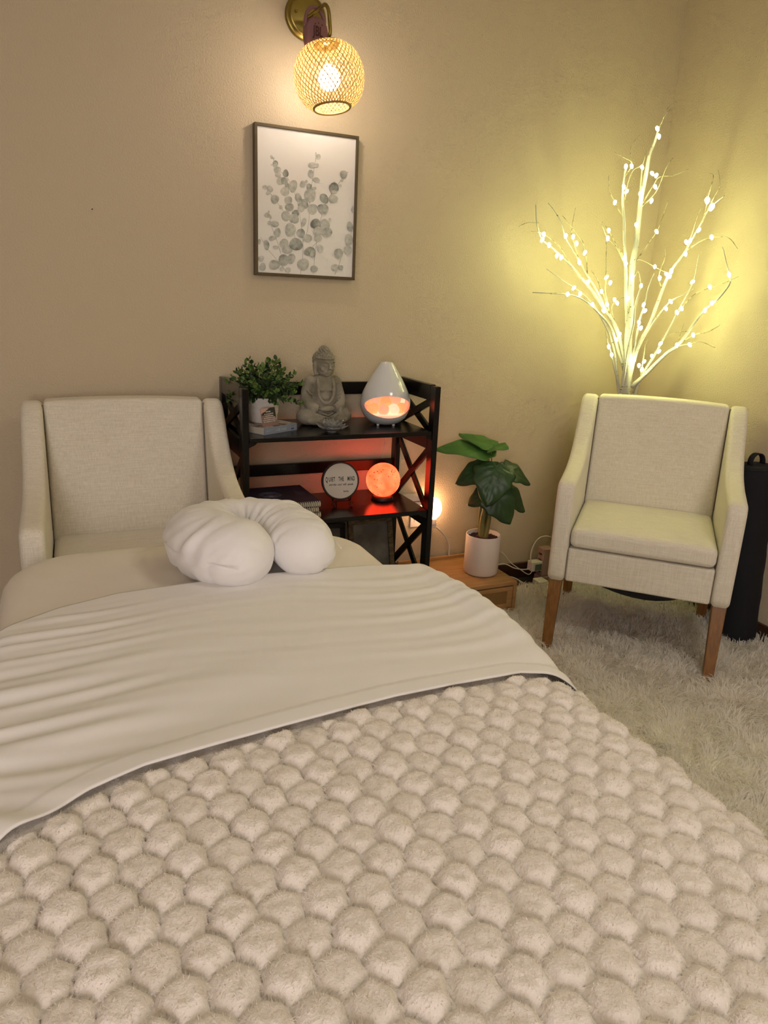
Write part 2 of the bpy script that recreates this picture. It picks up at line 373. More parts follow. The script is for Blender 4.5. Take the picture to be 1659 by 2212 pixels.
for sx in (-1, 1):
    for sy in (-1, 1):
        MB().tube([(sx*0.38, sy*0.74, 0.46), (sx*0.36, sy*0.78, 0.015)], [0.026, 0.020], 10).build('leg', M['legwood'], bed, smooth=True)

fit = thing('fitted_sheet', 'ivory fitted sheet stretched smooth over the head end of the bed', 'sheet', (0.33, 1.18, 0.45))
def fitted():
    prof = [(0.012, 0.475), (0.004, 0.50), (0.0, 0.55), (0.0, 0.585), (0.006, 0.606), (0.018, 0.622), (0.035, 0.632), (0.06, 0.637), (0.10, BZ+0.001), (0.16, BZ+0.002)]
    fn = lambda i: rrect(BX0+i-0.33, BX1-i-0.33, BY0+i-1.18, BY1-i-1.18, max(0.20-i*0.9, 0.02), 16)
    V, Fc = ring_mesh(fn, [(a, b-0.45) for a, b in prof])
    V2 = []
    for x, y, z in V:
        k = noise.noise((x*6, y*6, 1.0))*0.004*(1 if z < 0.17 else 0.5)
        V2.append((x+k, y+k, z+k*0.5))
    mesh('cloth', V2, Fc, M['fitted'], fit, smooth=True)
fitted()

def cross(xl, xr, zt, zl, zr, r, ds, crown=0.012, flare=0.03):
    """section of a cloth hanging over both sides of the bed: [(x, z, nx, nz)]"""
    P = []
    nl = max(2, int((zt-r-zl)/ds)); nr_ = max(2, int((zt-r-zr)/ds)); na = max(4, int(r*math.pi/2/ds)); nt_ = int((xr-xl-2*r)/ds)
    for i in range(nl): t = i/nl; P.append((xl - flare*(1-t)**1.5, zl + (zt-r-zl)*t, -1, 0.0))
    for i in range(na): a = math.pi/2*i/na; P.append((xl + r - r*math.cos(a), zt - r + r*math.sin(a), -math.cos(a), math.sin(a)))
    for i in range(nt_+1): t = i/nt_; P.append((xl + r + (xr-xl-2*r)*t, zt + crown*math.sin(math.pi*t), 0, 1))
    for i in range(1, na+1): a = math.pi/2*i/na; P.append((xr - r + r*math.sin(a), zt - r + r*math.cos(a), math.sin(a), math.cos(a)))
    for i in range(1, nr_+1): t = i/nr_; P.append((xr + flare*t**1.5, zt - r - (zt-r-zr)*t, 1, 0.0))
    return P
def drape(name, sec, ya, yb, ds, disp, m, parent, off=(0, 0, 0), solid=0.0):
    """ya(x,z), yb(x,z): the two ends along the bed"""
    arc = [0.0]
    for a, b in zip(sec, sec[1:]): arc.append(arc[-1] + math.hypot(b[0]-a[0], b[1]-a[1]))
    nt_ = int(max(ya(x, z)-yb(x, z) for x, z, _, _ in sec)/ds); V = []; n = len(sec); N = []
    for j in range(nt_+1):
        t = j/nt_
        for i, (x, z, nx, nz) in enumerate(sec):
            y = ya(x, z) + (yb(x, z)-ya(x, z))*t
            d = disp(arc[i], y, x, z, t)
            V.append((x+nx*d-off[0], y-off[1], z+nz*d-off[2])); N.append((nx, 0.0, nz))
    Fc = [(j*n+i, (j+1)*n+i, (j+1)*n+i+1, j*n+i+1) for j in range(nt_) for i in range(n-1)]
    o = mesh(name, V, Fc, m, parent, smooth=True, solid=solid)
    return o, V, N

# plush blanket: hexagonal puffs
HEAD = [(-0.30, 1.48), (-0.2, 1.54), (-0.12, 1.60), (-0.03, 1.650), (0.1, 1.685), (0.45, 1.690), (0.75, 1.685), (0.86, 1.665), (0.95, 1.65)]
FOLD = [(-0.30, 0.77), (-0.2, 0.835), (-0.1, 0.915), (0.0, 0.965), (0.08, 0.990), (0.26, 1.010), (0.52, 1.040), (0.66, 1.046), (0.80, 1.048), (0.87, 1.025), (0.92, 0.985), (1.0, 0.95)]
CELL, ROWS, HANG = 0.0555, 0.0482, math.radians(-11)
hc, hs = math.cos(HANG), math.sin(HANG)
def puff(s, y):
    a = s*hc + y*hs; b = -s*hs + y*hc
    best = sec_ = 9; bi = None
    r0 = round(b/ROWS)
    for r in (r0-1, r0, r0+1):
        o_ = 0.5*CELL*(r % 2); c0 = round((a-o_)/CELL)
        for c in (c0-1, c0, c0+1):
            jx = 0.004*math.sin(r*12.9+c*78.2); jy = 0.004*math.sin(r*39.3+c*11.1)
            d = math.hypot(a-o_-c*CELL-jx, (b-r*ROWS-jy)*1.02)
            if d < best: sec_, best, bi = best, d, (r, c)
            elif d < sec_: sec_ = d
    e = min(1, (sec_-best)/(CELL*0.60))            # 0 on the joint, 1 in the middle of a puff
    return e, bi
BO = (0.33, 0.75, 0.40)
blanket = thing('plush_blanket', 'cream plush blanket with rows of puffy hexagon tufts covering the near end of the bed', 'blanket', BO)
bsec = cross(-0.185, 0.905, 0.640, 0.16, 0.14, 0.075, 0.0047, crown=0.010, flare=0.07)
def bl_disp(s, y, x, z, t):
    e, bi = puff(s, y)
    hgt = 0.0165*(1+0.22*math.sin(bi[0]*5.1+bi[1]*3.7))
    e *= smoothstep(-0.002, -0.018, y-lerp_tab(FOLD, x))
    h = hgt*(1-(1-e)**3.2)
    tuft = 0.0022*noise.noise((s*70, y*70, 0.5)) + 0.0016*noise.noise((s*150, y*150, 2.5))
    side = smoothstep(0.62, 0.45, z)
    wave = side*0.022*math.sin(y*19+2*noise.noise((y*3, x, 0)))
    return h + tuft*(0.4+e) + wave
def bl_ya(x, z): return 1.16
def bl_yb(x, z): return 0.20
blo, BV, BN = drape('cloth', bsec, bl_ya, bl_yb, 0.0047, bl_disp, M['plush'], blanket, BO)
def fuzz():
    n = 80000; A = np.array(BV); ns = len(bsec); nt_ = len(A)//ns; G = A.reshape(nt_, ns, 3); Nn = np.array(BN).reshape(nt_, ns, 3)
    i = rng.integers(1, ns-2, n*2); j = rng.integers(1, nt_-2, n*2)
    z = G[j, i, 2]+BO[2]; k = (z > 0.40); i, j = i[k][:n], j[k][:n]; n = len(i)
    fu, fv = rng.random(n)[:, None], rng.random(n)[:, None]
    P = G[j, i]*(1-fu)*(1-fv) + G[j, i+1]*fu*(1-fv) + G[j+1, i]*(1-fu)*fv + G[j+1, i+1]*fu*fv
    e1 = G[j, i+1]-G[j, i-1]; e2 = G[j+1, i]-G[j-1, i]; nrm = np.cross(e2, e1); nrm /= np.linalg.norm(nrm, axis=1, keepdims=True)+1e-9
    fl = np.sign((nrm*Nn[j, i]).sum(1))[:, None]; nrm *= np.where(fl == 0, 1, fl)
    cl = np.array([noise.noise_vector(tuple(p*55)) for p in P])
    dr = nrm*0.7 + cl*1.0 + rng.normal(0, .35, (n, 3)); dr /= np.linalg.norm(dr, axis=1, keepdims=True)
    Lh = rng.uniform(0.0028, 0.0060, n)[:, None]; sd = np.cross(dr, rng.normal(0, 1, (n, 3))); sd /= np.linalg.norm(sd, axis=1, keepdims=True)
    w = 0.0006
    V = np.stack([P-sd*w, P+sd*w, P+dr*Lh], 1).reshape(-1, 3); b = np.arange(n)*3
    nr = np.repeat(nrm*0.75+dr*0.25, 3, axis=0); nr /= np.linalg.norm(nr, axis=1, keepdims=True)
    o = np_mesh('fleece', V, np.stack([b, b+1, b+2], 1), M['plushhair'], blanket); o['kind'] = 'stuff'
fuzz()

# top sheet, turned back over the blanket
SO = (0.33, 1.35, 0.45)
tops = thing('top_sheet', 'white flat sheet across the middle of the bed, hemmed over the plush blanket', 'sheet', SO)
ssec = cross(-0.196, 0.916, 0.648, 0.20, 0.36, 0.080, 0.0062, crown=0.012, flare=0.05)
def sh_disp(s, y, x, z, t):
    L_ = smoothstep(0.22, -0.17, x); Rr = smoothstep(0.5, 0.86, x)
    A = 0.0006 + 0.0080*L_ + 0.0026*Rr
    q = y + 0.10*noise.noise((x*2.2, y*3.1, 0.7)) + 0.16*x*L_
    fade = smoothstep(0.0, 0.14, t)*(1-0.85*smoothstep(0.90, 0.97, t)*(1-L_))
    k = math.sin(q*150 + 3.5*noise.noise((x*1.9, y*6, 3))) * (0.55+0.45*noise.noise((x*3, y*9, 9.1)))
    k2 = math.sin(q*83 + 3.5*noise.noise((x*1.5, y*5, 6)))
    fan = 0.0038*smoothstep(0.95, 0.4, x)*smoothstep(0.3, 0.85, t)*math.sin((y*34 - x*7))*smoothstep(0.55, 0.05, x)
    hem = 0.0022*(1 if t > 0.93 else 0)
    lift = 0.005 + (0.022*math.cos(math.pi/2*t)+0.030*math.sin(math.pi*t))*smoothstep(0.84, 0.905, x)*smoothstep(0.30, 0.58, z)
    return A*(k*0.6+k2*0.55)*fade + fan + hem + lift
drape('cloth', ssec, lambda x, z: lerp_tab(HEAD, x), lambda x, z: lerp_tab(FOLD, x), 0.0062, sh_disp, M['sheet'], tops, SO, solid=0.003)

# horseshoe pillow
PO = (0.47, 1.80, BZ)
pil = thing('horseshoe_pillow', 'white horseshoe-shaped face pillow with gathered creases on the bed', 'pillow', PO)
def pillow():
    path = spline([(0.452, 1.640, 0), (0.392, 1.700, 0), (0.338, 1.785, 0), (0.340, 1.870, 0), (0.400, 1.930, 0), (0.480, 1.930, 0), (0.540, 1.875, 0), (0.562, 1.795, 0), (0.563, 1.715, 0), (0.553, 1.630, 0)], 14)
    k = len(path); nv = 56; V = []; arc = [0]
    for a, b in zip(path, path[1:]): arc.append(arc[-1]+(b-a).length)
    Lt = arc[-1]; R0 = 0.098
    for i, p in enumerate(path):
        a, b = path[max(i-1, 0)], path[min(i+1, k-1)]; t = (b-a).normalized(); nrm = Vector((t.y, -t.x, 0))   # outward/right of travel
        u = arc[i]/Lt; e = min(arc[i], Lt-arc[i])
        f = math.sqrt(max(0.0, 1-(1-min(1, e/0.095))**2)); f = max(f, 0.02)
        big = R0*(1.08 - 0.16*smoothstep(0.3, 0.7, u)) * (1-0.14*math.exp(-((u-0.5)/0.12)**2))
        for j in range(nv):
            v = 2*math.pi*j/nv; cx, cz = math.cos(v), math.sin(v)
            inner = smoothstep(0.1, 0.9, cx)                      # creases gather on the inside of the bend
            rid = lambda q: max(0.0, 1-abs(q)*6.5)
            cr = -0.012*inner*math.exp(-((u-0.5)/0.25)**2)*rid(noise.noise((u*26, cz*1.1, 0.3))) - 0.006*inner*rid(noise.noise((u*11, cz*0.7, 7.3)))
            endc = -0.0050*math.exp(-((e-0.03)/0.06)**2)*rid(noise.noise((cx*2.6+u*3, cz*2.6, 2.2+u*2)))
            side = -0.0045*smoothstep(0.3, -0.5, cx)*rid(noise.noise((u*17+cz*1.2, cz*0.9, 5)))
            side += 0.0065*smoothstep(0.2, -0.5, cx)*math.sin(u*96+cz*4)*max(0, noise.noise((u*13, cz*1.6, 5.5)))*2
            cr += 0.0085*inner*math.exp(-((u-0.5)/0.25)**2)*math.sin(u*115+2*noise.noise((u*8, cz, 0)))
            soft = 0.010*noise.noise((p.x*13+cx, p.y*13, cz*1.2))
            seam = -0.0035*math.exp(-((cz-0.08)/0.05)**2)
            r = big*f + (cr+endc+side+soft+seam)*f
            V.append(Vector((p.x, p.y, 0)) + nrm*(cx*r) + Vector((0, 0, cz*r*0.86 + 0.083)))
    V = [v - Vector((PO[0], PO[1], 0)) for v in V]
    for v in V: v.z = max(v.z, 0.004)
    Fc = [(i*nv+j, (i+1)*nv+j, (i+1)*nv+(j+1) % nv, i*nv+(j+1) % nv) for i in range(k-1) for j in range(nv)] + [tuple(range(nv)), tuple(reversed(range((k-1)*nv, k*nv)))]
    mb = MB().add(V, Fc); mb.build('cover', M['pillow'], pil, smooth=True)
    # piping seam along the outer side
    S = []
    for i in range(6, k-6):
        p = path[i]; a, b = path[i-1], path[i+1]; t = (b-a).normalized(); nrm = Vector((t.y, -t.x, 0)); u = arc[i]/Lt
        r = R0*(1.08 - 0.16*smoothstep(0.3, 0.7, u)) * (1-0.14*math.exp(-((u-0.5)/0.12)**2)) - 0.002
        S.append(Vector((p.x, p.y, 0.083+0.008)) - nrm*r - Vector((PO[0], PO[1], 0)))
    MB().tube(S, 0.0016, 6).build('seam', M['pillow'], pil, smooth=True)
pillow()

# ------------------------------------------------------------------ armchairs
SIDE = [(0.0, 0.287), (-0.006, 0.45), (-0.006, 0.62), (0.002, 0.664), (0.022, 0.687), (0.10, 0.697), (0.21, 0.712), (0.31, 0.742), (0.385, 0.790), (0.445, 0.850), (0.495, 0.910), (0.535, 0.950), (0.57, 0.966), (0.61, 0.962), (0.632, 0.94), (0.636, 0.90), (0.625, 0.60), (0.605, 0.287)]
def soft_prism(poly, x0, x1, r, k=5):
    """padded panel: the outline extruded along x with rolled-over edges"""
    n = len(poly); P = [Vector(p) for p in poly]; ar = sum(P[i].x*P[(i+1) % n].y - P[(i+1) % n].x*P[i].y for i in range(n)); N = []
    for i in range(n):
        a, b, c_ = P[i-1], P[i], P[(i+1) % n]; e1, e2 = (b-a).normalized(), (c_-b).normalized()
        n1, n2 = Vector((e1.y, -e1.x)), Vector((e2.y, -e2.x)); m_ = (n1+n2)
        m_ = m_/max(0.5, m_.length_squared/2) if m_.length > 1e-6 else n1
        N.append(m_*(1 if ar > 0 else -1))
    mb = MB(); rings = []
    for j in range(k+1): a = math.pi/2*j/k; rings.append((r*(1-math.sin(a)), x0 + r*(1-math.cos(a))))
    for j in range(k+1): a = math.pi/2*(1-j/k); rings.append((r*(1-math.sin(a)), x1 - r*(1-math.cos(a))))
    for ins, x in rings: mb.V += [(x, P[i].x-N[i].x*ins, P[i].y-N[i].y*ins) for i in range(n)]
    for j in range(len(rings)-1): mb.F += [(j*n+i, j*n+(i+1) % n, (j+1)*n+(i+1) % n, (j+1)*n+i) for i in range(n)]
    mb.F += [tuple(reversed(range(n))), tuple(range((len(rings)-1)*n, len(rings)*n))]
    return mb
def make_chair(name, label, loc, rz):
    c = thing(name, label, 'armchair', loc, rz, 'cream linen armchairs')
    prof = [(p.x, p.y) for p in spline([(a, b, 0) for a, b in SIDE], 4)]
    for s in (-1, 1):
        x0, x1 = sorted((s*0.268, s*0.337))
        sp = soft_prism(prof, x0, x1, 0.020).build('side_panel', M['linen'], c, smooth=True)
        for pg in sp.data.polygons:
            if len(pg.vertices) > 8: pg.use_smooth = False
        MB().tube([(s*0.2685, 0.494 + (z-0.53)*0.17-0.004, z) for z in (0.53, 0.60, 0.7, 0.8, 0.9, 0.955)], 0.0022, 6).build('seam', M['seam'], sp)
        MB().tube([(s*0.2685, 0.0055, z) for z in (0.292, 0.35, 0.42)], 0.0012, 6).build('seam', M['seam'], sp)
    # backrest: softly crowned slab
    V, Fc = [], []; nx, nz = 14, 16
    for fb in (0, 1):
        for j in range(nz+1):
            t = j/nz; z = 0.44 + 0.525*t
            for i in range(nx+1):
                u = -1+2*i/nx; crown = 0.008*(1-u*u)*t
                y = 0.478 + (z-0.44)*0.17 + (0.0 if fb == 0 else 0.085) - (0.012*(1-u**4)*math.sin(math.pi*t) if fb == 0 else 0)
                V.append((u*0.2665, y, z+crown))
    n = (nx+1)*(nz+1); idx = lambda f, j, i: f*n + j*(nx+1)+i
    for j in range(nz):
        for i in range(nx):
            Fc.append((idx(0, j, i), idx(0, j, i+1), idx(0, j+1, i+1), idx(0, j+1, i))); Fc.append((idx(1, j, i), idx(1, j+1, i), idx(1, j+1, i+1), idx(1, j, i+1)))
    for i in range(nx):
        Fc.append((idx(0, nz, i), idx(0, nz, i+1), idx(1, nz, i+1), idx(1, nz, i))); Fc.append((idx(0, 0, i), idx(1, 0, i), idx(1, 0, i+1), idx(0, 0, i+1)))
    for j in range(nz):
        Fc.append((idx(0, j, 0), idx(0, j+1, 0), idx(1, j+1, 0), idx(1, j, 0))); Fc.append((idx(0, j, nx), idx(1, j, nx), idx(1, j+1, nx), idx(0, j+1, nx)))
    MB().add(V, Fc).build('backrest', M['linen'], c, bevel=0.014, seg=3)
    # seat cushion, slightly domed
    V, Fc = [], []; nx, ny = 16, 14
    for f in (0, 1):
        for j in range(ny+1):
            for i in range(nx+1):
                u, v = -1+2*i/nx, -1+2*j/ny; dome = (1-u**4)*(1-v**4)
                V.append((u*0.2645, 0.238 + v*0.25, 0.434 if f == 0 else 0.512+0.014*dome))
    n = (nx+1)*(ny+1); idx = lambda f, j, i: f*n + j*(nx+1)+i
    for j in range(ny):
        for i in range(nx):
            Fc.append((idx(1, j, i), idx(1, j, i+1), idx(1, j+1, i+1), idx(1, j+1, i))); Fc.append((idx(0, j, i), idx(0, j+1, i), idx(0, j+1, i+1), idx(0, j, i+1)))
    for i in range(nx):
        Fc.append((idx(0, 0, i), idx(0, 0, i+1), idx(1, 0, i+1), idx(1, 0, i))); Fc.append((idx(0, ny, i), idx(1, ny, i), idx(1, ny, i+1), idx(0, ny, i+1)))
    for j in range(ny):
        Fc.append((idx(0, j, 0), idx(1, j, 0), idx(1, j+1, 0), idx(0, j+1, 0))); Fc.append((idx(0, j, nx), idx(0, j+1, nx), idx(1, j+1, nx), idx(1, j, nx)))
    MB().add(V, Fc).build('seat_cushion', M['linen'], c, bevel=0.024, seg=5)
    MB().box(-0.2675, 0.2675, 0.004, 0.06, 0.287, 0.428).build('front_rail', M['linen'], c, bevel=0.010, seg=3)
    MB().box(-0.2675, 0.2675, 0.06, 0.58, 0.33, 0.428).build('seat_deck', M['linen'], c, bevel=0.006)
    V = []; k = 12
    for j in range(k+1):
        for i in range(k+1):
            u, v = -1+2*i/k, -1+2*j/k
            V.append((u*0.262, 0.32+v*0.25, 0.289-0.085*max(0, 1-((u-0.15)/0.85)**2 if u > 0.15 else 1-((u-0.15)/1.15)**2)*math.exp(-((v+0.62)/0.5)**2)*(1-v**8)))
    lo = mesh('underside_lining', V, [(j*(k+1)+i, j*(k+1)+i+1, (j+1)*(k+1)+i+1, (j+1)*(k+1)+i) for j in range(k) for i in range(k)], M['lining'], c, smooth=True, solid=0.002)
    lo['label'] = 'sagging black lining under the seat'
    for sx in (-1, 1):
        for fr in (0, 1):
            xt, xb = sx*0.303, sx*(0.303 if fr else 0.299); yt, yb = (0.034, -0.030) if fr else (0.560, 0.585)
            a, b = 0.0255, 0.0185
            V = [(xb-b, yb-b, 0.0), (xb+b, yb-b, 0), (xb+b, yb+b, 0), (xb-b, yb+b, 0), (xt-a, yt-a, 0.29), (xt+a, yt-a, 0.29), (xt+a, yt+a, 0.29), (xt-a, yt+a, 0.29)]
            mesh('leg', V, [(0, 3, 2, 1), (4, 5, 6, 7), (0, 1, 5, 4), (1, 2, 6, 5), (2, 3, 7, 6), (3, 0, 4, 7)], M['legwood'], c, bevel=0.003)
    return c
make_chair('armchair', 'cream linen armchair on the rug below the glowing white twig tree', (1.983, 1.952, 0.014), math.radians(-45))
make_chair('armchair', 'cream linen armchair with its back to the wall, half hidden by the bed head', (0.2115, 2.135, 0.0), math.radians(-1.5))

# ------------------------------------------------------------------ wall lamp with woven shade, speaker hung on its arm
LX, LZ = 0.929, 2.305
sc = thing('wall_lamp', 'brass wall lamp with a round woven bamboo shade glowing above the picture', 'lamp', (LX, D, LZ))
def disc_y(prof, n=48, cap=True):     # lathe around the y axis: prof = [(r, y)]
    mb = MB().lathe(prof, n, cap=cap); mb.V = [(x, z, y) for x, y, z in mb.V]; return mb
disc_y([(0.0, -0.020), (0.055, -0.020), (0.064, -0.018), (0.066, -0.012), (0.072, -0.012), (0.076, -0.008), (0.077, 0.0), (0.0, 0.0)]).build('wall_plate', M['brass'], sc, smooth=True)
for sx in (-1, 1):
    scw = disc_y([(0.0, -0.029), (0.004, -0.028), (0.0052, -0.025), (0.0052, -0.019), (0.0, -0.019)], 14); scw.V = [(x+sx*0.042, y, z+0.006*sx*-1) for x, y, z in scw.V]
    scw.build('screw', M['brass'], sc, smooth=True)
SH = Vector((0.944, 2.655, 2.072))          # centre of the shade
TILT = Matrix.Rotation(math.radians(-5), 4, 'Y') @ Matrix.Rotation(math.radians(-8), 4, 'X')
top_l = Vector((0, 0, 0.098)); topw = SH + (TILT @ top_l)
loc = lambda p: Vector(p) - Vector((LX, D, LZ))
arm = spline([loc((LX+0.004, D-0.015, LZ-0.004)), loc(at_y(676, 30, 2.80)), loc(at_y(692, 17, 2.72)), loc(at_y(702, 10, 2.672)), loc(at_y(709, 20, 2.657)), loc(at_y(712, 45, 2.655)), loc(at_y(713, 72, 2.655)), loc(topw + Vector((0.004, 0, 0.012))), loc(topw - Vector((0, 0, 0.02)))], 8)
MB().tube(arm, 0.0062, 12).build('arm', M['brass'], sc, smooth=True)
cap = MB().lathe([(0.0, 0.018), (0.012, 0.017), (0.014, 0.008), (0.042, 0.004), (0.043, 0.0), (0.0, 0.0)], 28)
cap.V = [tuple(loc(topw) + TILT @ Vector((x, y, z-0.006))) for x, y, z in cap.V]; cap.build('lamp_holder', M['brass'], sc, smooth=True)
def shade():
    prof = [(0.046, 0.098), (0.078, 0.086), (0.103, 0.060), (0.118, 0.025), (0.121, -0.008), (0.115, -0.045), (0.100, -0.075), (0.080, -0.093), (0.063, -0.101)]
    pts = spline([(r, z, 0) for r, z in prof], 4); n = len(pts)
    c = [0.0]
    for a, b in zip(pts, pts[1:]): c.append(c[-1]+(b-a).length)
    mb = MB(); dk = MB(); K = 46
    for fam in (-1, 1):
        for k in range(K):
            V = []; a0 = 2*math.pi*k/K; big = (k % 6 == 0)
            w = 0.0040 if not big else 0.0050
            for i in range(n):
                r, z = pts[i].x + (0.0006 if fam > 0 else -0.0006) + 0.0009*math.sin(i*2.1+k*3.14), pts[i].y
                a = a0 + fam*1.55*c[i]/c[-1]; da = w/2/r
                for s in (-1, 1): V.append(tuple(loc(SH) + TILT @ Vector((r*math.cos(a+s*da), r*math.sin(a+s*da), z))))
            (dk if big else mb).add(V, [(2*i, 2*i+1, 2*i+3, 2*i+2) for i in range(n-1)])
    o = mb.build('woven_shade', M['bamboo'], sc, smooth=True); o['label'] = 'globe of crossed bamboo strips'
    o = dk.build('woven_ribs', M['bamboodark'], sc, smooth=True)
    for R, Z, rr in ((0.063, -0.101, 0.0042), (0.046, 0.098, 0.004)):
        MB().tube([loc(SH) + TILT @ Vector((R*math.cos(a*math.pi/20), R*math.sin(a*math.pi/20), Z)) for a in range(40)], rr, 8, closed=True).build('shade_rim', M['bamboodark'], sc, smooth=True)
    b = MB().lathe([(0.0, 0.030), (0.014, 0.029), (0.016, 0.022), (0.029, 0.012), (0.038, -0.010), (0.036, -0.028), (0.023, -0.044), (0.0, -0.049)], 24)
    b.V = [tuple(loc(SH) + TILT @ Vector((x, y, z+0.004))) for x, y, z in b.V]; b.build('bulb', M['bulb'], sc, smooth=True)
shade()
sp = thing('portable_speaker', 'dusty rose oval speaker clipped on the arm of the wall lamp', 'speaker', tuple(at_y(681, 58, 2.745)))
SPM = Matrix.Rotation(math.radians(14), 4, 'Z') @ Matrix.Rotation(math.radians(-4), 4, 'Y')
def oval(w, h, p=2.3, n=48, cz=0): return [(w*math.copysign(abs(math.cos(t))**(2/p), math.cos(t)), cz + h*math.copysign(abs(math.sin(t))**(2/p), math.sin(t))) for t in [2*math.pi*i/n for i in range(n)]]
mb = MB(); P0 = oval(0.044, 0.056, cz=-0.028)
for ins, y in ((0.010, -0.021), (0.003, -0.018), (0, -0.012), (0, 0.012), (0.004, 0.019), (0.012, 0.021)):
    mb.V += [(x*(1-ins/0.044), y, -0.028+(z+0.028)*(1-ins/0.056)) for x, z in P0]
n = 48; mb.F = [(i*n+j, i*n+(j+1) % n, (i+1)*n+(j+1) % n, (i+1)*n+j) for i in range(5) for j in range(n)] + [tuple(range(n)), tuple(reversed(range(5*n, 6*n)))]
mb.V = [tuple(SPM @ Vector(v)) for v in mb.V]; mb.build('body', M['rose'], sp, smooth=True)
MB().tube([SPM @ Vector((0.039*math.cos(a), 0, 0.010 + 0.048*math.sin(a))) for a in [math.radians(-15+210*i/24) for i in range(25)]], 0.0062, 10).build('carabiner_loop', M['rose'], sp, smooth=True)
text('lettering', 'JBL', 0.042, M['maroon'], sp, SPM @ Vector((-0.003, -0.0213, -0.020)), (math.radians(90), 0, math.radians(14)), sx=0.72, bold=0.0010)
for k, dx in enumerate((-0.014, 0.0, 0.014)):
    MB().ball(SPM @ Vector((dx, -0.0205, 0.007-abs(dx)*0.3)), (0.0028, 0.0012, 0.0028), 10, 6).build('button', M['maroon'], sp, smooth=True)

# ------------------------------------------------------------------ framed eucalyptus picture
PX0, PX1, PZ0, PZ1 = 0.732, 1.139, 1.413, 1.938
pic = thing('framed_picture', 'framed grey-green eucalyptus watercolour on the wall under the lamp', 'picture', ((PX0+PX1)/2, D, (PZ0+PZ1)/2))
hw, hh, b = (PX1-PX0)/2, (PZ1-PZ0)/2, 0.011
def bar(poly): return MB().prism(poly, -0.032, -0.001, 'y').build('frame_bar', M['frame'], pic, bevel=0.0015)
bar([(-hw, -hh), (hw, -hh), (hw-b, -hh+b), (-hw+b, -hh+b)]); bar([(-hw, hh), (-hw+b, hh-b), (hw-b, hh-b), (hw, hh)])
bar([(-hw, -hh), (-hw+b, -hh+b), (-hw+b, hh-b), (-hw, hh)]); bar([(hw, -hh), (hw, hh), (hw-b, hh-b), (hw-b, -hh+b)])
MB().box(-hw+b, hw-b, -0.026, -0.004, -hh+b, hh-b).build('canvas', M['canvas'], pic)
LEAF = [(343,538,18,26,-20,.45),(368,555,12,14,30,.3),(390,625,36,46,10,.6),(345,640,10,12,0,.3),(415,705,46,48,20,.5),(425,770,38,36,0,.35),(523,750,38,50,0,.75),(455,850,50,55,0,.45),(505,845,46,48,0,.6),(545,920,30,60,-10,.65),(618,915,52,85,8,.45),(515,985,58,60,0,.35),(258,932,34,30,20,.4),(322,955,38,48,-20,.4),(298,1005,28,28,0,.3),(385,1085,54,60,0,.5),(558,1105,50,60,0,.45),(572,1190,58,52,0,.6),(462,1190,24,28,-30,.35),(685,1065,42,60,-15,.55),(750,1150,66,64,35,.65),(720,1210,48,45,0,.35),(868,1215,66,70,0,.4),(525,1300,55,70,0,.45),(650,1268,46,46,0,.85),(630,1335,70,60,30,.5),(288,1290,38,34,20,.5),(308,1250,12,18,0,.4),(330,1310,12,30,-20,.5),(385,1405,56,40,15,.5),(318,1395,24,30,-30,.4),(418,1515,44,58,10,.5),(355,1590,46,30,-10,.5),(582,1480,68,88,0,.42),(755,1385,30,60,20,.4),(718,1525,54,60,-20,.6),(805,1590,58,52,35,.4),(505,1655,58,60,0,.4),(545,1730,66,62,0,.42),(655,1668,88,80,20,.7),(280,1675,36,66,-8,.6),(190,1630,20,34,0,.45),(400,1705,36,24,10,.4),(210,1850,38,40,30,.4),(232,1955,42,54,10,.5),(380,1930,68,64,0,.55),(500,1870,68,76,0,.6),(598,1850,48,66,10,.5),(748,1925,76,78,0,.42),(555,1995,35,36,20,.3),(475,1985,25,30,0,.3),(940,532,34,36,20,.4),(910,490,8,20,0,.35),(858,640,46,38,-10,.4),(920,645,30,26,-40,.35),(845,755,38,54,-15,.5),(915,835,50,32,20,.45),(740,890,35,42,0,.5),(785,855,18,22,30,.35),(822,920,36,40,0,.7),(885,945,32,20,0,.4),(835,1030,74,88,0,.5),(905,1405,66,66,0,.85),(935,1500,60,60,0,.4),(1025,1420,58,80,0,.4),(1050,1515,66,64,0,.55),(935,1590,52,44,0,.4),(1085,1355,18,28,20,.3),(830,1760,74,58,-10,.75),(870,1790,35,50,10,.6),(965,1720,40,50,-20,.25),(885,1985,48,44,0,.55),(1265,762,48,54,0,.65),(1245,835,18,18,0,.4),(1220,910,22,18,0,.3),(1140,935,64,66,0,.85),(1135,990,40,22,0,.4),(1130,1080,60,54,0,.45),(1015,1075,48,70,-35,.75),(1005,1215,66,64,0,.5),(970,1190,40,40,0,.7),(1382,1220,16,46,0,.4),(1345,1440,40,64,-10,.55),(1330,1610,52,76,0,.45),(1318,1745,50,58,0,.42),(1198,1790,58,68,-5,.55),(1150,1970,44,46,0,.4),(1222,1970,34,34,30,.55)]
STEM = [[(715,2050),(740,1840),(745,1640),(700,1260),(640,1010),(520,760),(470,740),(390,620),(345,530)],[(530,2020),(470,1930),(300,1730),(205,1570)],[(875,2050),(895,1850),(925,1600)],[(740,1640),(800,1500),(825,1290),(835,1110),(865,840),(905,580),(912,480)],[(925,1570),(990,1280),(1040,1120),(1130,990),(1240,830),(1330,725)],[(465,1790),(405,1590),(340,1420),(310,1250)],[(650,1600),(590,1380),(490,1230),(380,1080),(260,920)],[(1150,2060),(1210,1920),(1260,1770),(1330,1640),(1375,1480)],[(865,1700),(925,1640)]]
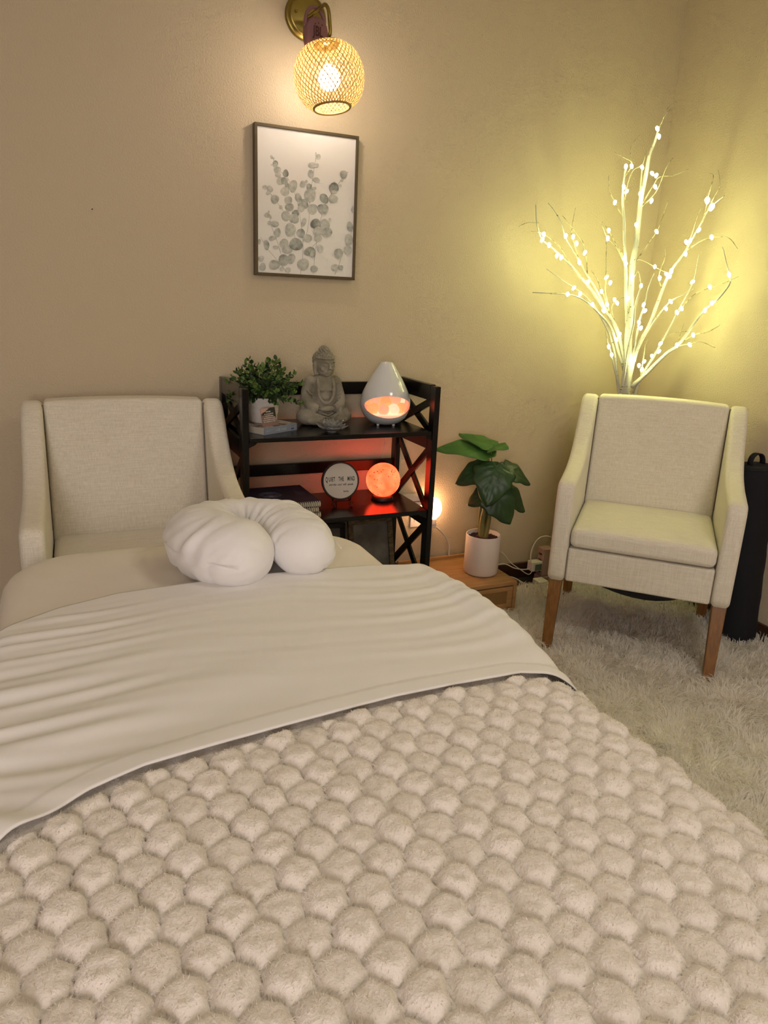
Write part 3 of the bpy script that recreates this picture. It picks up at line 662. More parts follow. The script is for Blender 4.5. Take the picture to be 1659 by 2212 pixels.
def homography(src, dst):
    A, B = [], []
    for (x, y), (u, v) in zip(src, dst):
        A += [[x, y, 1, 0, 0, 0, -u*x, -u*y], [0, 0, 0, x, y, 1, -v*x, -v*y]]; B += [u, v]
    h = np.linalg.solve(np.array(A, float), np.array(B, float)); return np.append(h, 1).reshape(3, 3)
Hm = homography([(155, 125), (1430, 300), (1370, 2095), (175, 2020)], [(-hw+b, hh-b), (hw-b, hh-b), (hw-b, -hh+b), (-hw+b, -hh+b)])
def pm(x, y): q = Hm @ np.array([x, y, 1.0]); return q[0]/q[2], q[1]/q[2]
def watercolor():
    m = bpy.data.materials.new('watercolour_leaf'); m.use_nodes = True; nt = m.node_tree; bs = nt.nodes['Principled BSDF']; L = nt.links
    at = nt.nodes.new('ShaderNodeAttribute'); at.attribute_name = 'tone'
    tc = nt.nodes.new('ShaderNodeTexCoord'); ns = nt.nodes.new('ShaderNodeTexNoise'); ns.inputs['Scale'].default_value = 70; L.new(tc.outputs['Object'], ns.inputs['Vector'])
    ad = nt.nodes.new('ShaderNodeMath'); ad.operation = 'MULTIPLY_ADD'; ad.inputs[1].default_value = 0.9; ad.inputs[2].default_value = -0.45; L.new(ns.outputs['Fac'], ad.inputs[0])
    a2 = nt.nodes.new('ShaderNodeMath'); a2.operation = 'ADD'; L.new(ad.outputs[0], a2.inputs[0]); L.new(at.outputs['Fac'], a2.inputs[1])
    r = nt.nodes.new('ShaderNodeValToRGB'); e = r.color_ramp.elements
    e[0].position = 0.1; e[0].color = (0.66, 0.64, 0.58, 1); e[1].position = 0.95; e[1].color = (0.17, 0.18, 0.16, 1); k = e.new(0.5); k.color = (0.44, 0.45, 0.40, 1)
    L.new(a2.outputs[0], r.inputs[0]); L.new(r.outputs[0], bs.inputs['Base Color']); bs.inputs['Roughness'].default_value = 0.85
    return m
def eucalyptus():
    V, Fc, tone = [], [], []
    lim = lambda x, z: (min(max(x, -hw+b+.0005), hw-b-.0005), min(max(z, -hh+b+.0005), hh-b-.0005))
    for k, (x, y, rx, ry, ro, t) in enumerate(LEAF):
        n = 18; c = len(V); lay = -0.0262-0.00003*k
        X, Z = pm(x, y); X, Z = lim(X, Z); V.append((X, lay, Z)); tone.append(t*0.82)
        for i in range(n):
            a = 2*math.pi*i/n; wob = 1+0.05*math.sin(3*a+k)
            px, py = rx*math.cos(a)*wob, ry*math.sin(a)*wob; q = math.radians(ro)
            X, Z = pm(x+px*math.cos(q)-py*math.sin(q), y+px*math.sin(q)+py*math.cos(q)); X, Z = lim(X, Z)
            V.append((X, lay, Z)); tone.append(t*(1.0+0.25*math.sin(a+k*1.3)))
        Fc += [(c, c+1+i, c+1+(i+1) % n) for i in range(n)]
    for P in STEM:
        Q = [pm(q.x, q.y) for q in spline([(x, y, 0) for x, y in P], 5)]
        for (x0, z0), (x1, z1) in zip(Q, Q[1:]):
            d = Vector((x1-x0, z1-z0)).normalized()*0.0007; c = len(V)
            V += [(x0-d.y, -0.02615, z0+d.x), (x0+d.y, -0.02615, z0-d.x), (x1+d.y, -0.02615, z1-d.x), (x1-d.y, -0.02615, z1+d.x)]; tone += [0.7]*4; Fc.append((c, c+1, c+2, c+3))
    o = mesh('leaf_print', V, Fc, watercolor(), pic); o['kind'] = 'stuff'
    a = o.data.attributes.new('tone', 'FLOAT', 'POINT'); a.data.foreach_set('value', tone)
eucalyptus()

nl = at_y(199, 452, D)
nail = tag(disc_y([(0, -0.006), (0.0022, -0.005), (0.0022, -0.002), (0.001, -0.002), (0.001, 0.004), (0, 0.004)], 10).build('nail', M['nail'], smooth=True), 'tiny dark nail in the bare wall beside the picture', 'nail'); nail.location = nl

# ------------------------------------------------------------------ lit twig tree in the corner
TR = Vector((2.443, 2.646, 0.0))
tree = thing('twig_tree', 'white birch twig tree with many tiny glowing bulbs standing in the corner', 'light tree', TR)
def zp(x, y, dz=0.0):
    s = 3.42 - 0.17*((x-760)/650)**2 - 0.13*(1900-y)/1700 + dz
    return at_depth(1100 + x/2.968, 220 + y/2.968, s) - TR
BR = [  # (points, base radius, tip radius, depth offset)
 ([(745,1900),(755,1700),(765,1450),(775,1250),(790,1060),(815,900),(835,700),(850,560),(880,440),(905,340),(935,260),(950,190)],.021,.004,0),
 ([(715,1900),(735,1750),(745,1650),(790,1450),(805,1330),(845,1190)],.009,.003,-.04),
 ([(755,1420),(750,1200),(745,1000),(735,800),(730,600),(735,470),(750,415)],.009,.003,-.02),
 ([(745,1690),(700,1480),(640,1370),(560,1250),(480,1150),(400,1060),(340,990),(270,930),(215,880),(180,770),(170,660)],.011,.0016,0),
 ([(735,1720),(660,1470),(560,1340),(480,1270),(370,1235),(150,1222)],.007,.0014,-.03),
 ([(705,1890),(685,1700),(655,1520),(600,1400),(540,1300),(450,1220),(350,1150),(240,1070)],.008,.0014,.03),
 ([(640,1380),(580,1250),(500,1120),(450,1030),(370,880),(330,770),(250,650)],.006,.0014,-.02),
 ([(500,1110),(490,970),(460,880),(380,780),(340,730)],.003,.0012,.0),
 ([(650,1400),(625,1250),(620,1100),(620,900)],.004,.0012,-.05),
 ([(690,1480),(600,1230),(560,1130),(525,1080)],.004,.0012,.03),
 ([(755,1850),(800,1640),(860,1500),(920,1380),(980,1200),(1040,1080),(1110,980),(1170,880),(1230,780),(1280,690),(1380,600)],.012,.0016,0),
 ([(780,1830),(900,1720),(1000,1620),(1080,1560),(1150,1470),(1250,1340),(1350,1250),(1410,1160),(1400,1080),(1365,930)],.011,.0014,-.02),
 ([(800,1890),(850,1760),(920,1640),(980,1540),(1050,1400),(1100,1320),(1150,1220),(1190,1100),(1215,980)],.009,.0014,.03),
 ([(1080,1560),(1180,1495),(1270,1475),(1350,1430)],.004,.0012,-.03),
 ([(1000,1615),(1090,1570),(1160,1555),(1230,1540),(1320,1575)],.004,.0012,-.05),
 ([(860,1510),(950,1380),(1030,1280),(1120,1230),(1180,1200)],.005,.0012,-.04),
 ([(1130,960),(1230,890),(1300,870),(1400,870),(1465,940)],.003,.0012,0),
 ([(1120,970),(1150,910),(1190,780),(1225,690)],.003,.0012,-.03),
 ([(780,1680),(830,1430),(865,1300),(900,1180),(930,1100)],.006,.0012,-.05),
 ([(800,1040),(900,900),(945,830),(980,740),(1020,630)],.003,.0011,.02),
 ([(800,1040),(835,1010),(930,1055),(1000,1090)],.003,.0012,-.03),
 ([(840,680),(920,545),(960,480),(1050,470),(1150,430)],.003,.001,.02),
 ([(845,680),(915,610),(960,540),(1010,430),(1050,360)],.003,.001,-.02),
 ([(745,1010),(680,900),(640,830),(595,770)],.003,.0011,.02),
 ([(748,1060),(690,940),(630,870),(590,780)],.0035,.0011,-.02),
 ([(735,740),(700,690),(678,640),(650,580),(640,470)],.0028,.001,.01),
 ([(740,480),(790,400),(740,360),(680,325)],.0025,.001,0), ([(745,470),(780,410),(782,300),(835,215)],.0022,.001,.02),
 ([(740,640),(760,520),(800,440),(860,400),(880,310)],.0022,.001,-.02), ([(835,700),(845,500),(852,415)],.004,.0022,-.03),
 ([(945,200),(990,100),(1030,50),(1065,30)],.0022,.0009,0), ([(985,110),(1010,50),(1040,15),(1075,0)],.0014,.0009,.01),
 ([(1270,700),(1310,620),(1355,540),(1340,440)],.0025,.001,.02), ([(1240,770),(1262,660),(1312,490),(1285,460)],.003,.001,-.01),
 ([(1080,1360),(1180,1240),(1290,1190),(1470,1120)],.003,.001,.02), ([(840,1770),(860,1660),(870,1560),(890,1520)],.004,.001,-.05),
 ([(705,1850),(660,1640),(640,1560),(620,1460)],.005,.001,-.03), ([(980,1200),(962,1130),(1000,1000),(995,940)],.003,.001,-.03),
 ([(700,1480),(655,1330),(690,1270),(740,1250)],.003,.001,.04), ([(150,1222+0),(380,1236),(480,1268)],.0014,.002,-.03),
 ([(60,800),(120,772),(190,775)],.0010,.0016,0), ([(400,1060),(330,940),(230,850),(140,830)],.003,.001,-.03),
 ([(450,1030),(420,900),(405,820),(425,680)],.0028,.0009,.03), ([(1080,1560),(1100,1490),(1120,1420)],.0025,.0009,-.02),
 ([(1150,1470),(1060,1480),(985,1510)],.0018,.0012,-.04), ([(760,1450),(770,1270),(762,1240)],.004,.002,-.06), ([(790,1140),(830,1090),(845,1180)],.0022,.0012,-.04)]
for k, (P, r0, r1, dz) in enumerate(BR):
    Q = spline([zp(x, y, dz*min(1, i/3)) for i, (x, y) in enumerate(P)], 5)
    jit = [Vector(noise.noise_vector((q.x*9+k, q.y*9, q.z*9)))*0.006 if i not in (0, len(Q)-1) else Vector() for i, q in enumerate(Q)]
    Q = [q+j*min(1, i/6) for i, (q, j) in enumerate(zip(Q, jit))]
    R = [r0 + (r1-r0)*(i/(len(Q)-1))**0.8 for i in range(len(Q))]
    if k == 0:
        Q = [Vector((0.0, 0.0, 0.03)), Vector((0.002, 0.0, 0.5))] + Q; R = [0.019, 0.0185] + R
    MB().tube(Q, R, 9 if r0 > 0.005 else 6).build('trunk' if k == 0 else ('branch' if r0 > 0.0045 else 'twig'), M['birch'] if r0 > 0.0045 else M['twig'], tree, smooth=True)
for dx, dy in ((-0.035, 0.0), (-0.012, 0.03), (0.02, 0.025), (0.03, -0.02)):   # the stems run down behind the chair into the base
    MB().tube([(dx*0.4, dy*0.4, 0.03), (dx, dy, 0.5), (dx*0.9, dy*0.9, 0.97)], [0.009, 0.009, 0.0085], 8).build('branch', M['birch'], tree, smooth=True)
MB().lathe([(0.0, 0.0), (0.105, 0.0), (0.108, 0.008), (0.10, 0.022), (0.03, 0.030), (0.024, 0.05), (0.0, 0.05)], 28).build('base_plate', M['white'], tree, smooth=True)
BULBS = [(950,172),(960,222),(748,415),(785,413),(852,420),(917,460),(943,472),(936,545),(752,575),(840,590),(845,635),(912,635),(735,545),(678,645),(638,825),(632,875),(815,790),(945,832),(363,860),(410,865),(432,908),(485,968),(222,850),(212,885),(255,918),(305,988),(333,998),(450,1030),(505,1155),(738,1000),(748,1040),(790,1125),(845,1180),(624,1125),(648,1160),(592,1215),(415,1193),(375,1233),(455,1230),(535,1300),(605,1340),(675,1268),(692,1290),(762,1260),(628,1300),(862,1300),(870,1340),(832,1415),(845,1450),(708,1490),(685,1525),(638,1570),(657,1622),(800,1655),(832,1690),(865,1665),(850,1715),(915,1630),(960,1600),(970,1550),(1075,1560),(1180,1495),(1157,1557),(1105,1325),(1075,1350),(1035,1280),(1005,1325),(1255,1338),(1300,1290),(1410,1108),(1287,1188),(1175,1155),(965,1130),(1008,1105),(1040,1085),(1030,1118),(933,1057),(1130,975),(1135,900),(1160,890),(1215,822),(1298,868),(1270,632),(1298,675)]
bb = MB().lathe([(0.0, -0.011), (0.0035, -0.009), (0.0062, -0.002), (0.0066, 0.003), (0.0045, 0.008), (0.0, 0.0105)], 8)
bproto = None
for k, (x, y) in enumerate(BULBS):
    p = zp(x, y, -0.035)
    if bproto is None: bproto = o = bb.build('bulb', M['twigbulb'], tree, smooth=True)
    else: o = bproto.copy(); COL.objects.link(o)
    o.parent = tree; o.location = p; o.rotation_euler = (random.uniform(-.6, .6), random.uniform(-.6, .6), 0)
    if k >= len(BULBS)-2: o.scale = (1.5, 1.5, 1.5)

# ------------------------------------------------------------------ folding bookshelf
SX0, SX1, SY0, SY1, ST = 0.588, 1.366, 2.480, 2.858, 1.034
Z1, Z2, Z3 = 0.857, 0.534, 0.205          # tops of the three shelves
shelf = thing('folding_bookshelf', 'black wooden folding bookshelf with crossed side slats against the wall', 'bookshelf', ((SX0+SX1)/2, (SY0+SY1)/2, 0))
ox, oy = (SX0+SX1)/2, (SY0+SY1)/2
def sb(name, x0, x1, y0, y1, z0, z1, parent=shelf, bev=0.003): return MB().box(x0-ox, x1-ox, y0-oy, y1-oy, z0, z1).build(name, M['black'], parent, bevel=bev)
TH, PW = 0.024, 0.044
for x0 in (SX0, SX1-TH):
    sb('post', x0, x0+TH, SY0, SY0+PW, 0, ST-0.003); sb('post', x0, x0+TH, SY1-PW, SY1, 0, ST-0.003)
    sb('side_rail', x0, x0+TH, SY0+PW, SY1-PW, ST-0.062, ST)
    sb('side_rail', x0, x0+TH, SY0+PW, SY1-PW, Z1-0.078, Z1-0.012); sb('side_rail', x0, x0+TH, SY0+PW, SY1-PW, Z2-0.075, Z2-0.012); sb('side_rail', x0, x0+TH, SY0+PW, SY1-PW, Z3-0.07, Z3-0.012)
    for za, zb in ((Z1-0.012, ST-0.062), (Z2-0.012, Z1-0.078), (Z3-0.012, Z2-0.075)):
        ya, yb = SY0+PW-0.004, SY1-PW+0.004; h = 0.030
        for k, (p, q) in enumerate((((ya, za), (yb, zb)), ((ya, zb), (yb, za)))):
            d = Vector((q[0]-p[0], q[1]-p[1])).normalized(); n_ = Vector((-d.y, d.x))*h/2
            xx = (x0+0.004, x0+TH-0.009) if k else (x0+0.009, x0+TH-0.004)
            MB().prism([(p[0]-n_.x-oy, p[1]-n_.y), (q[0]-n_.x-oy, q[1]-n_.y), (q[0]+n_.x-oy, q[1]+n_.y), (p[0]+n_.x-oy, p[1]+n_.y)], xx[0]-ox, xx[1]-ox).build('cross_slat', M['black'], shelf, bevel=0.002)
for z in (Z1, Z2, Z3):
    sb('shelf_board', SX0+TH+0.001, SX1-TH-0.001, SY0+0.004, SY1-0.006, z-0.018, z)
    for s, x in ((1, SX0+TH), (-1, SX1-TH)):
        MB().prism([(x-ox, z-0.018), (x+s*0.03-ox, z-0.018), (x+s*0.022-ox, z-0.026), (x-ox, z-0.036)], SY0+0.006-oy, SY0+0.026-oy, 'y').build('corner_bracket', M['black'], shelf)
sb('back_rail', SX0+TH, SX1-TH, SY1-0.026, SY1-0.006, 0.958, 1.009); sb('back_rail', SX0+TH, SX1-TH, SY1-0.026, SY1-0.006, 0.626, 0.673)

# ------------------------------------------------------------------ on the top shelf
# paperback, card, boxwood pot
BK = Vector((0.678, 2.526, Z1)); ba = math.atan2(2.610-2.526, 0.826-0.678)
book = thing('paperback_book', 'thick blue-grey spined paperback lying under the small white flower pot', 'book', BK, ba)
BL, BD, BH = 0.170, 0.118, 0.0265
MB().box(0.001, BL-0.002, 0.003, BD-0.002, 0.0015, BH-0.0015).build('pages', M['paper'], book)
MB().box(0, BL, 0, BD, BH-0.0015, BH).build('front_cover', M['coverpale'], book); MB().box(0, BL, 0, BD, 0, 0.0015).build('back_cover', M['spine'], book)
spn = MB().box(0, BL, -0.0015, 0.002, 0, BH).build('spine', M['spine'], book, bevel=0.001)
def scribble(name, x0, x1, z, h, m, parent, y, seed):
    """a line of lettering too small to read: row of short strokes"""
    r = random.Random(seed); mb = MB(); x = x0
    while x < x1:
        w = h*r.uniform(0.28, 0.5)
        if r.random() > 0.14:
            hh_ = h*r.choice((1, 1, 0.72, 0.72, 0.85)); st = h*0.13
            mb.box(x, x+st, y-0.0003, y, z, z+hh_)
            k = r.random()
            if k > 0.3: mb.box(x, x+w*0.75, y-0.0003, y, z+hh_-st, z+hh_)
            if k < 0.7: mb.box(x, x+w*0.75, y-0.0003, y, z, z+st)
            if k > 0.5: mb.box(x+w*0.75-st, x+w*0.75, y-0.0003, y, z, z+hh_)
        x += w
    o = mb.build(name, m, parent); o['kind'] = 'stuff'; return o
scribble('spine_lettering', 0.058, 0.112, 0.0085, 0.0095, M['greyink'], spn, -0.0015, 3); scribble('author_lettering', 0.012, 0.030, 0.011, 0.0045, M['greyink'], spn, -0.0015, 5)
mk = MB().tube([(0.146+0.0055*math.sin(a), -0.0018, 0.0135-0.0062*math.cos(a)) for a in [math.radians(-75+150*i/10) for i in range(11)]], 0.0016, 6)
mk.ball((0.142, -0.0018, 0.0195), 0.0013, 8, 6).ball((0.149, -0.0018, 0.0205), 0.0013, 8, 6); o = mk.build('publisher_mark', M['purpleink'], spn); o['kind'] = 'stuff'
CZ = Z1+BH+0.0005
card = thing('printed_card', 'small pink and black printed card leaning against the white flower pot', 'card', (0.678, 2.545, CZ), math.radians(31))
CT = Matrix.Rotation(math.radians(-13), 4, 'X')
def cardpart(name, poly, m, parent, lay):
    mb = MB().prism(poly, -lay-0.0004, -lay, 'y'); mb.V = [tuple(CT @ Vector(v)) for v in mb.V]; return mb.build(name, m, parent)
cd = cardpart('card_sheet', [(0, 0), (0.076, 0), (0.076, 0.066), (0, 0.066)], M['cardgrey'], card, 0)
cardpart('pink_panel', [(0.001, 0.048), (0.03, 0.055), (0.045, 0.0655), (0.001, 0.0655)], M['cardpink'], card, 0.0005)
cardpart('dark_panel', [(0.002, 0.040), (0.012, 0.050), (0.022, 0.052), (0.03, 0.058), (0.040, 0.0595), (0.05, 0.0655), (0.0755, 0.0655), (0.0755, 0.03), (0.045, 0.043), (0.02, 0.042)], M['cardblack'], card, 0.0009)
for k, (a, b_, z, h) in enumerate(((0.026, 0.05, 0.050, 0.0055), (0.016, 0.062, 0.043, 0.003), (0.018, 0.062, 0.0355, 0.003), (0.012, 0.068, 0.0285, 0.003), (0.005, 0.071, 0.0215, 0.003), (0.008, 0.070, 0.0150, 0.003))):
    o = scribble('card_lettering', a, b_, z, h, M['whiteink'], card, -0.0016, 40+k)
    for v in o.data.vertices: v.co = CT @ v.co
pot = thing('boxwood_plant', 'small bushy boxwood plant in a white cloth-textured pot on the top shelf', 'potted plant', (0.712, 2.668, CZ))
pp = [(0.0, 0.0), (0.049, 0.0), (0.051, 0.003)]
for k in range(9): t = k/8; pp += [(0.051+0.012*t+0.0012*math.sin(k*2.4), 0.004+0.086*t)]
MB().lathe(pp + [(0.063, 0.094), (0.059, 0.094), (0.057, 0.088), (0.0, 0.086)], 40).build('pot', M['fabricpot'], pot, smooth=True)
MB().lathe([(0, 0.0865), (0.056, 0.0865), (0.05, 0.092), (0, 0.094)], 24).build('soil', M['soil'], pot, smooth=True)
def sprig_mesh(seed):
    r = random.Random(seed); V, Fc, mi = [], [], []
    mb = MB(); Ls = r.uniform(0.075, 0.10); bend = Vector((r.uniform(-.02, .02), r.uniform(-.02, .02), 0))
    pts = [Vector((0, 0, 0)) + Vector((bend.x*t*t, bend.y*t*t, Ls*t)) for t in [i/5 for i in range(6)]]
    mb.tube(pts, [0.0012, .0012, .0011, .001, .0008, .0006], 4); nst = len(mb.F); lf = []
    for k in range(15):
        t = 0.30+0.70*k/14; p = pts[min(5, int(t*5))].lerp(pts[min(5, int(t*5)+1)], t*5-int(t*5)); a = k*2.4+r.uniform(-.5, .5)
        dr = Vector((math.cos(a), math.sin(a), 0.35+0.9*t)).normalized(); s = Vector((-math.sin(a), math.cos(a), 0)); up = dr.cross(s)
        l, w = r.uniform(0.011, 0.017), r.uniform(0.0048, 0.0072)
        q = len(mb.V)
        mb.add([p, p+dr*l*.35+s*w-up*0.0015, p+dr*l*.75+s*w*.8-up*0.001, p+dr*l, p+dr*l*.75-s*w*.8-up*0.001, p+dr*l*.35-s*w-up*.0015, p+dr*l*.5+up*0.001], [(0, 1, 6), (1, 2, 6), (2, 3, 6), (3, 4, 6), (4, 5, 6), (5, 0, 6)])
        lf.append((t, 6))
    me = bpy.data.meshes.new('sprig'); me.from_pydata([tuple(v) for v in mb.V], [], mb.F); me.update()
    for m in ('boxstem', 'box1', 'box2'): me.materials.append(M[m])
    idx = [0]*nst
    for t, n_ in lf: idx += [2 if (t > 0.62 and r.random() < 0.62) or r.random() < 0.12 else 1]*n_
    me.polygons.foreach_set('material_index', idx); return me
SPR = [sprig_mesh(k) for k in range(6)]
for k in range(62):
    a = k*2.39996; ph = math.acos(1-0.98*((k+0.5)/62))*1.12   # from straight up to slightly drooping
    o = link('sprig', SPR[k % 6], None, pot)
    d = Vector((math.sin(ph)*math.cos(a), math.sin(ph)*math.sin(a), math.cos(ph)))
    o.location = Vector((0, 0, 0.098)) + Vector((d.x*0.022, d.y*0.022, d.z*0.012)); o.rotation_euler = d.to_track_quat('Z', 'Y').to_euler(); s = random.uniform(1.0, 1.32)*(1+0.12*d.z); o.scale = (s, s, s)

# meditating stone figure
ST_P = Vector((0.968, 2.715, Z1+0.001))
bud = thing('buddha_statue', 'grey stone seated buddha statue in robes on the top shelf', 'statue', ST_P, math.radians(2))
def remeshed(mb, voxel, name, m, parent, it=3):
    o = mb.build('tmp', m); md = o.modifiers.new('r', 'REMESH'); md.mode = 'VOXEL'; md.voxel_size = voxel; md.use_smooth_shade = True
    ms = o.modifiers.new('s', 'SMOOTH'); ms.iterations = it; ms.factor = 0.5
    bpy.context.view_layer.update(); me = bpy.data.meshes.new_from_object(o.evaluated_get(bpy.context.evaluated_depsgraph_get())); bpy.data.objects.remove(o)
    r = link(name, me, m, parent, smooth=True); return r
def statue():
    R = lambda ax, d: Matrix.Rotation(math.radians(d), 4, ax)
    mb = MB()
    # crossed legs and base of the robe (front is -y)
    mb.ball((0, 0.012, 0.020), (0.092, 0.060, 0.026), 24, 14)
    for s in (-1, 1):
        mb.ball((s*0.062, -0.010, 0.034), (0.044, 0.046, 0.034), 24, 14, R('Z', s*18))       # knees
        mb.ball((s*0.030, -0.036, 0.022), (0.052, 0.024, 0.020), 24, 12, R('Z', s*-14))      # shins
        mb.tube([(s*0.055, -0.035, 0.05), (s*0.03, -0.052, 0.040), (s*0.012, -0.055, 0.022)], [0.006, 0.006, 0.004], 8)
    # torso
    mb.lathe([(0.0, 0.03), (0.054, 0.04), (0.050, 0.075), (0.047, 0.11), (0.051, 0.145), (0.048, 0.172), (0.030, 0.188), (0.0, 0.192)], 28)
    V = mb.V; mb.V = [(x, (y*0.74+0.012 if z > 0.03 and abs(x) < 0.056 and math.hypot(x, y) <= 0.0561 else y), z) for x, y, z in V]
    for s in (-1, 1):
        mb.ball((s*0.045, 0.012, 0.163), (0.025, 0.026, 0.024), 18, 12)                       # shoulders
        mb.tube([(s*0.050, 0.012, 0.160), (s*0.061, 0.010, 0.125), (s*0.066, 0.0, 0.092), (s*0.056, -0.022, 0.072), (s*0.030, -0.036, 0.066)], [0.023, 0.0215, 0.023, 0.021, 0.014], 16)
        mb.tube([(s*0.066, 0.004, 0.10), (s*0.072, 0.0, 0.070), (s*0.078, -0.004, 0.048)], [0.020, 0.019, 0.012], 12)  # sleeve falling to the knee
        mb.tube([(s*0.046, -0.020, 0.085), (s*0.054, -0.034, 0.062), (s*0.052, -0.044, 0.048)], [0.011, 0.012, 0.006], 10)
        mb.tube([(s*0.068, -0.012, 0.135), (s*0.058, -0.020, 0.122), (s*0.046, -0.020, 0.116)], 0.0035, 8)             # sleeve folds
        mb.tube([(s*0.070, -0.010, 0.112), (s*0.060, -0.024, 0.100), (s*0.046, -0.026, 0.096)], 0.0035, 8)
    mb.ball((0, -0.040, 0.064), (0.028, 0.016, 0.011), 18, 10); mb.ball((0.004, -0.043, 0.071), (0.020, 0.012, 0.007), 16, 8)  # hands in the lap
    for dx, w in ((0.0, 0.0036), (0.006, 0.0028)):                                             # long open neckline of the robe
        mb.tube(spline([(-0.026-dx, -0.014, 0.180), (-0.028-dx, -0.029, 0.150), (-0.025-dx, -0.032, 0.115), (-0.014, -0.034, 0.094-dx), (0.0, -0.035, 0.089-dx), (0.014, -0.034, 0.094-dx), (0.025+dx, -0.032, 0.115), (0.028+dx, -0.029, 0.150), (0.026+dx, -0.014, 0.180)], 5), w, 8)
    mb.ball((-0.014, -0.021, 0.136), (0.014, 0.008, 0.009), 14, 8); mb.ball((0.014, -0.021, 0.136), (0.014, 0.008, 0.009), 14, 8)   # chest
    mb.ball((0, -0.020, 0.108), (0.019, 0.012, 0.014), 14, 10)
    for k in range(3): mb.tube([(-0.022, -0.046, 0.050-k*0.010), (0, -0.056, 0.042-k*0.010), (0.022, -0.046, 0.050-k*0.010)], 0.0032, 8)
    body = remeshed(mb, 0.0022, 'body', M['stone'], bud, 2)
    # head, turned a little
    hd = MB(); HT = Matrix.Translation((0.003, 0.004, 0.228)) @ R('Z', 9) @ R('X', 4) @ Matrix.Scale(1.10, 4)
    h = MB()
    h.lathe([(0.017, -0.055), (0.018, -0.040), (0.0185, -0.03)], 18)                                             # neck
    h.ball((0, 0, 0.004), (0.0315, 0.035, 0.040), 26, 18); h.ball((0, -0.007, -0.018), (0.0265, 0.026, 0.022), 22, 14); h.ball((0, -0.020, -0.030), (0.012, 0.010, 0.009), 14, 10)
    h.tube([(0, -0.034, 0.012), (0, -0.0395, -0.002), (0, -0.0425, -0.009)], [0.003, 0.0042, 0.0056], 10); h.ball((-0.004, -0.037, -0.0105), 0.0034, 10, 8); h.ball((0.004, -0.037, -0.0105), 0.0034, 10, 8)
    for s in (-1, 1):
        h.tube([(s*0.004, -0.0355, 0.011), (s*0.012, -0.0350, 0.0155), (s*0.021, -0.0285, 0.0135), (s*0.026, -0.022, 0.009)], [0.0022, 0.0022, 0.002, 0.001], 8)   # brows
        h.ball((s*0.0125, -0.0295, 0.0035), (0.0072, 0.0040, 0.0040), 14, 8)                                             # closed lids
        h.tube([(s*0.0055, -0.0335, 0.0015), (s*0.0125, -0.0345, -0.0008), (s*0.020, -0.0290, 0.0015)], 0.0010, 6)
        h.tube([(s*0.032, 0.004, 0.012), (s*0.0345, 0.003, 0.0), (s*0.033, 0.002, -0.020), (s*0.030, 0.0, -0.034)], [0.006, 0.0072, 0.006, 0.0055], 12)   # long ears
        h.ball((s*0.017, -0.0225, -0.011), (0.009, 0.008, 0.009), 12, 8)
    h.tube([(-0.0095, -0.0300, -0.0215), (-0.004, -0.0345, -0.0195), (0.0, -0.0342, -0.0203), (0.004, -0.0345, -0.0195), (0.0095, -0.0300, -0.0215)], [0.001, .0021, .0019, .0021, .001], 8)
    h.tube([(-0.007, -0.0305, -0.0245), (0.0, -0.0335, -0.0255), (0.007, -0.0305, -0.0245)], [0.001, 0.0024, 0.001], 8)
    h.ball((0, 0.006, 0.016), (0.0345, 0.0355, 0.033), 24, 14); h.ball((0, 0.006, 0.049), (0.016, 0.017, 0.013), 18, 12)          # hair cap and topknot
    rr = random.Random(4)
    for k in range(170):
        z = 1-2*(k+0.5)/170; a = k*2.39996; q = math.sqrt(1-z*z); p = Vector((0.0345*q*math.cos(a), 0.006+0.0355*q*math.sin(a), 0.016+0.033*z))
        if p.z < 0.022 and p.y < 0.004 and abs(p.x) < 0.034: continue
        if p.z < -0.008: continue
        h.ball(p, 0.0044, 8, 6)
    for k in range(34):
        z = 1-1.3*(k+0.5)/34; a = k*2.39996; q = math.sqrt(max(0, 1-z*z)); h.ball((0.016*q*math.cos(a), 0.006+0.017*q*math.sin(a), 0.049+0.013*z), 0.0040, 8, 6)
    for k in range(15):
        u = -1+2*k/14; h.ball((0.0325*math.sin(u*1.45), -0.0345*math.cos(u*1.45)+0.003, 0.0245), 0.0040, 8, 6)
    h.V = [tuple(HT @ Vector(v)) for v in h.V]
    remeshed(h, 0.0013, 'head', M['stone'], bud, 1)
statue()
bud.scale = (1.08, 1.02, 1.02)

# glass lotus dish
lot = thing('glass_lotus', 'clear glass lotus flower candle dish in front of the statue', 'candle holder', (0.945, 2.548, Z1))
def petal(l, w, rise, tip):
    V = []; nu, nv = 8, 6
    for i in range(nu+1):
        t = i/nu; ww = w*(math.sin(math.pi*min(1, t*0.80+0.16))**0.8)*(1-smoothstep(0.72, 1.0, t)*0.93)
        for j in range(nv+1):
            s = -1+2*j/nv; V.append((0.012+l*t, s*ww, 0.004 + rise*t**1.7 + tip*t**4 + 0.35*ww*s*s))
    return V, [(i*(nv+1)+j, (i+1)*(nv+1)+j, (i+1)*(nv+1)+j+1, i*(nv+1)+j+1) for i in range(nu) for j in range(nv)]
for cnt, l, w, rise, tip, off, dz in ((8, 0.050, 0.022, 0.018, 0.006, 0.2, 0.0), (8, 0.032, 0.017, 0.030, 0.008, 0.6, 0.004), (6, 0.016, 0.012, 0.038, 0.002, 0.0, 0.006)):
    V, Fc = petal(l, w, rise, tip); me = bpy.data.meshes.new('petal'); me.from_pydata(V, [], Fc); me.update()
    for k in range(cnt):
        o = link('petal', me, M['glass'] if k == 0 else None, lot, smooth=True, loc=(0, 0, dz), rot=(0, 0, off+2*math.pi*k/cnt)); md = o.modifiers.new('t', 'SOLIDIFY'); md.thickness = 0.0035; md.offset = 1
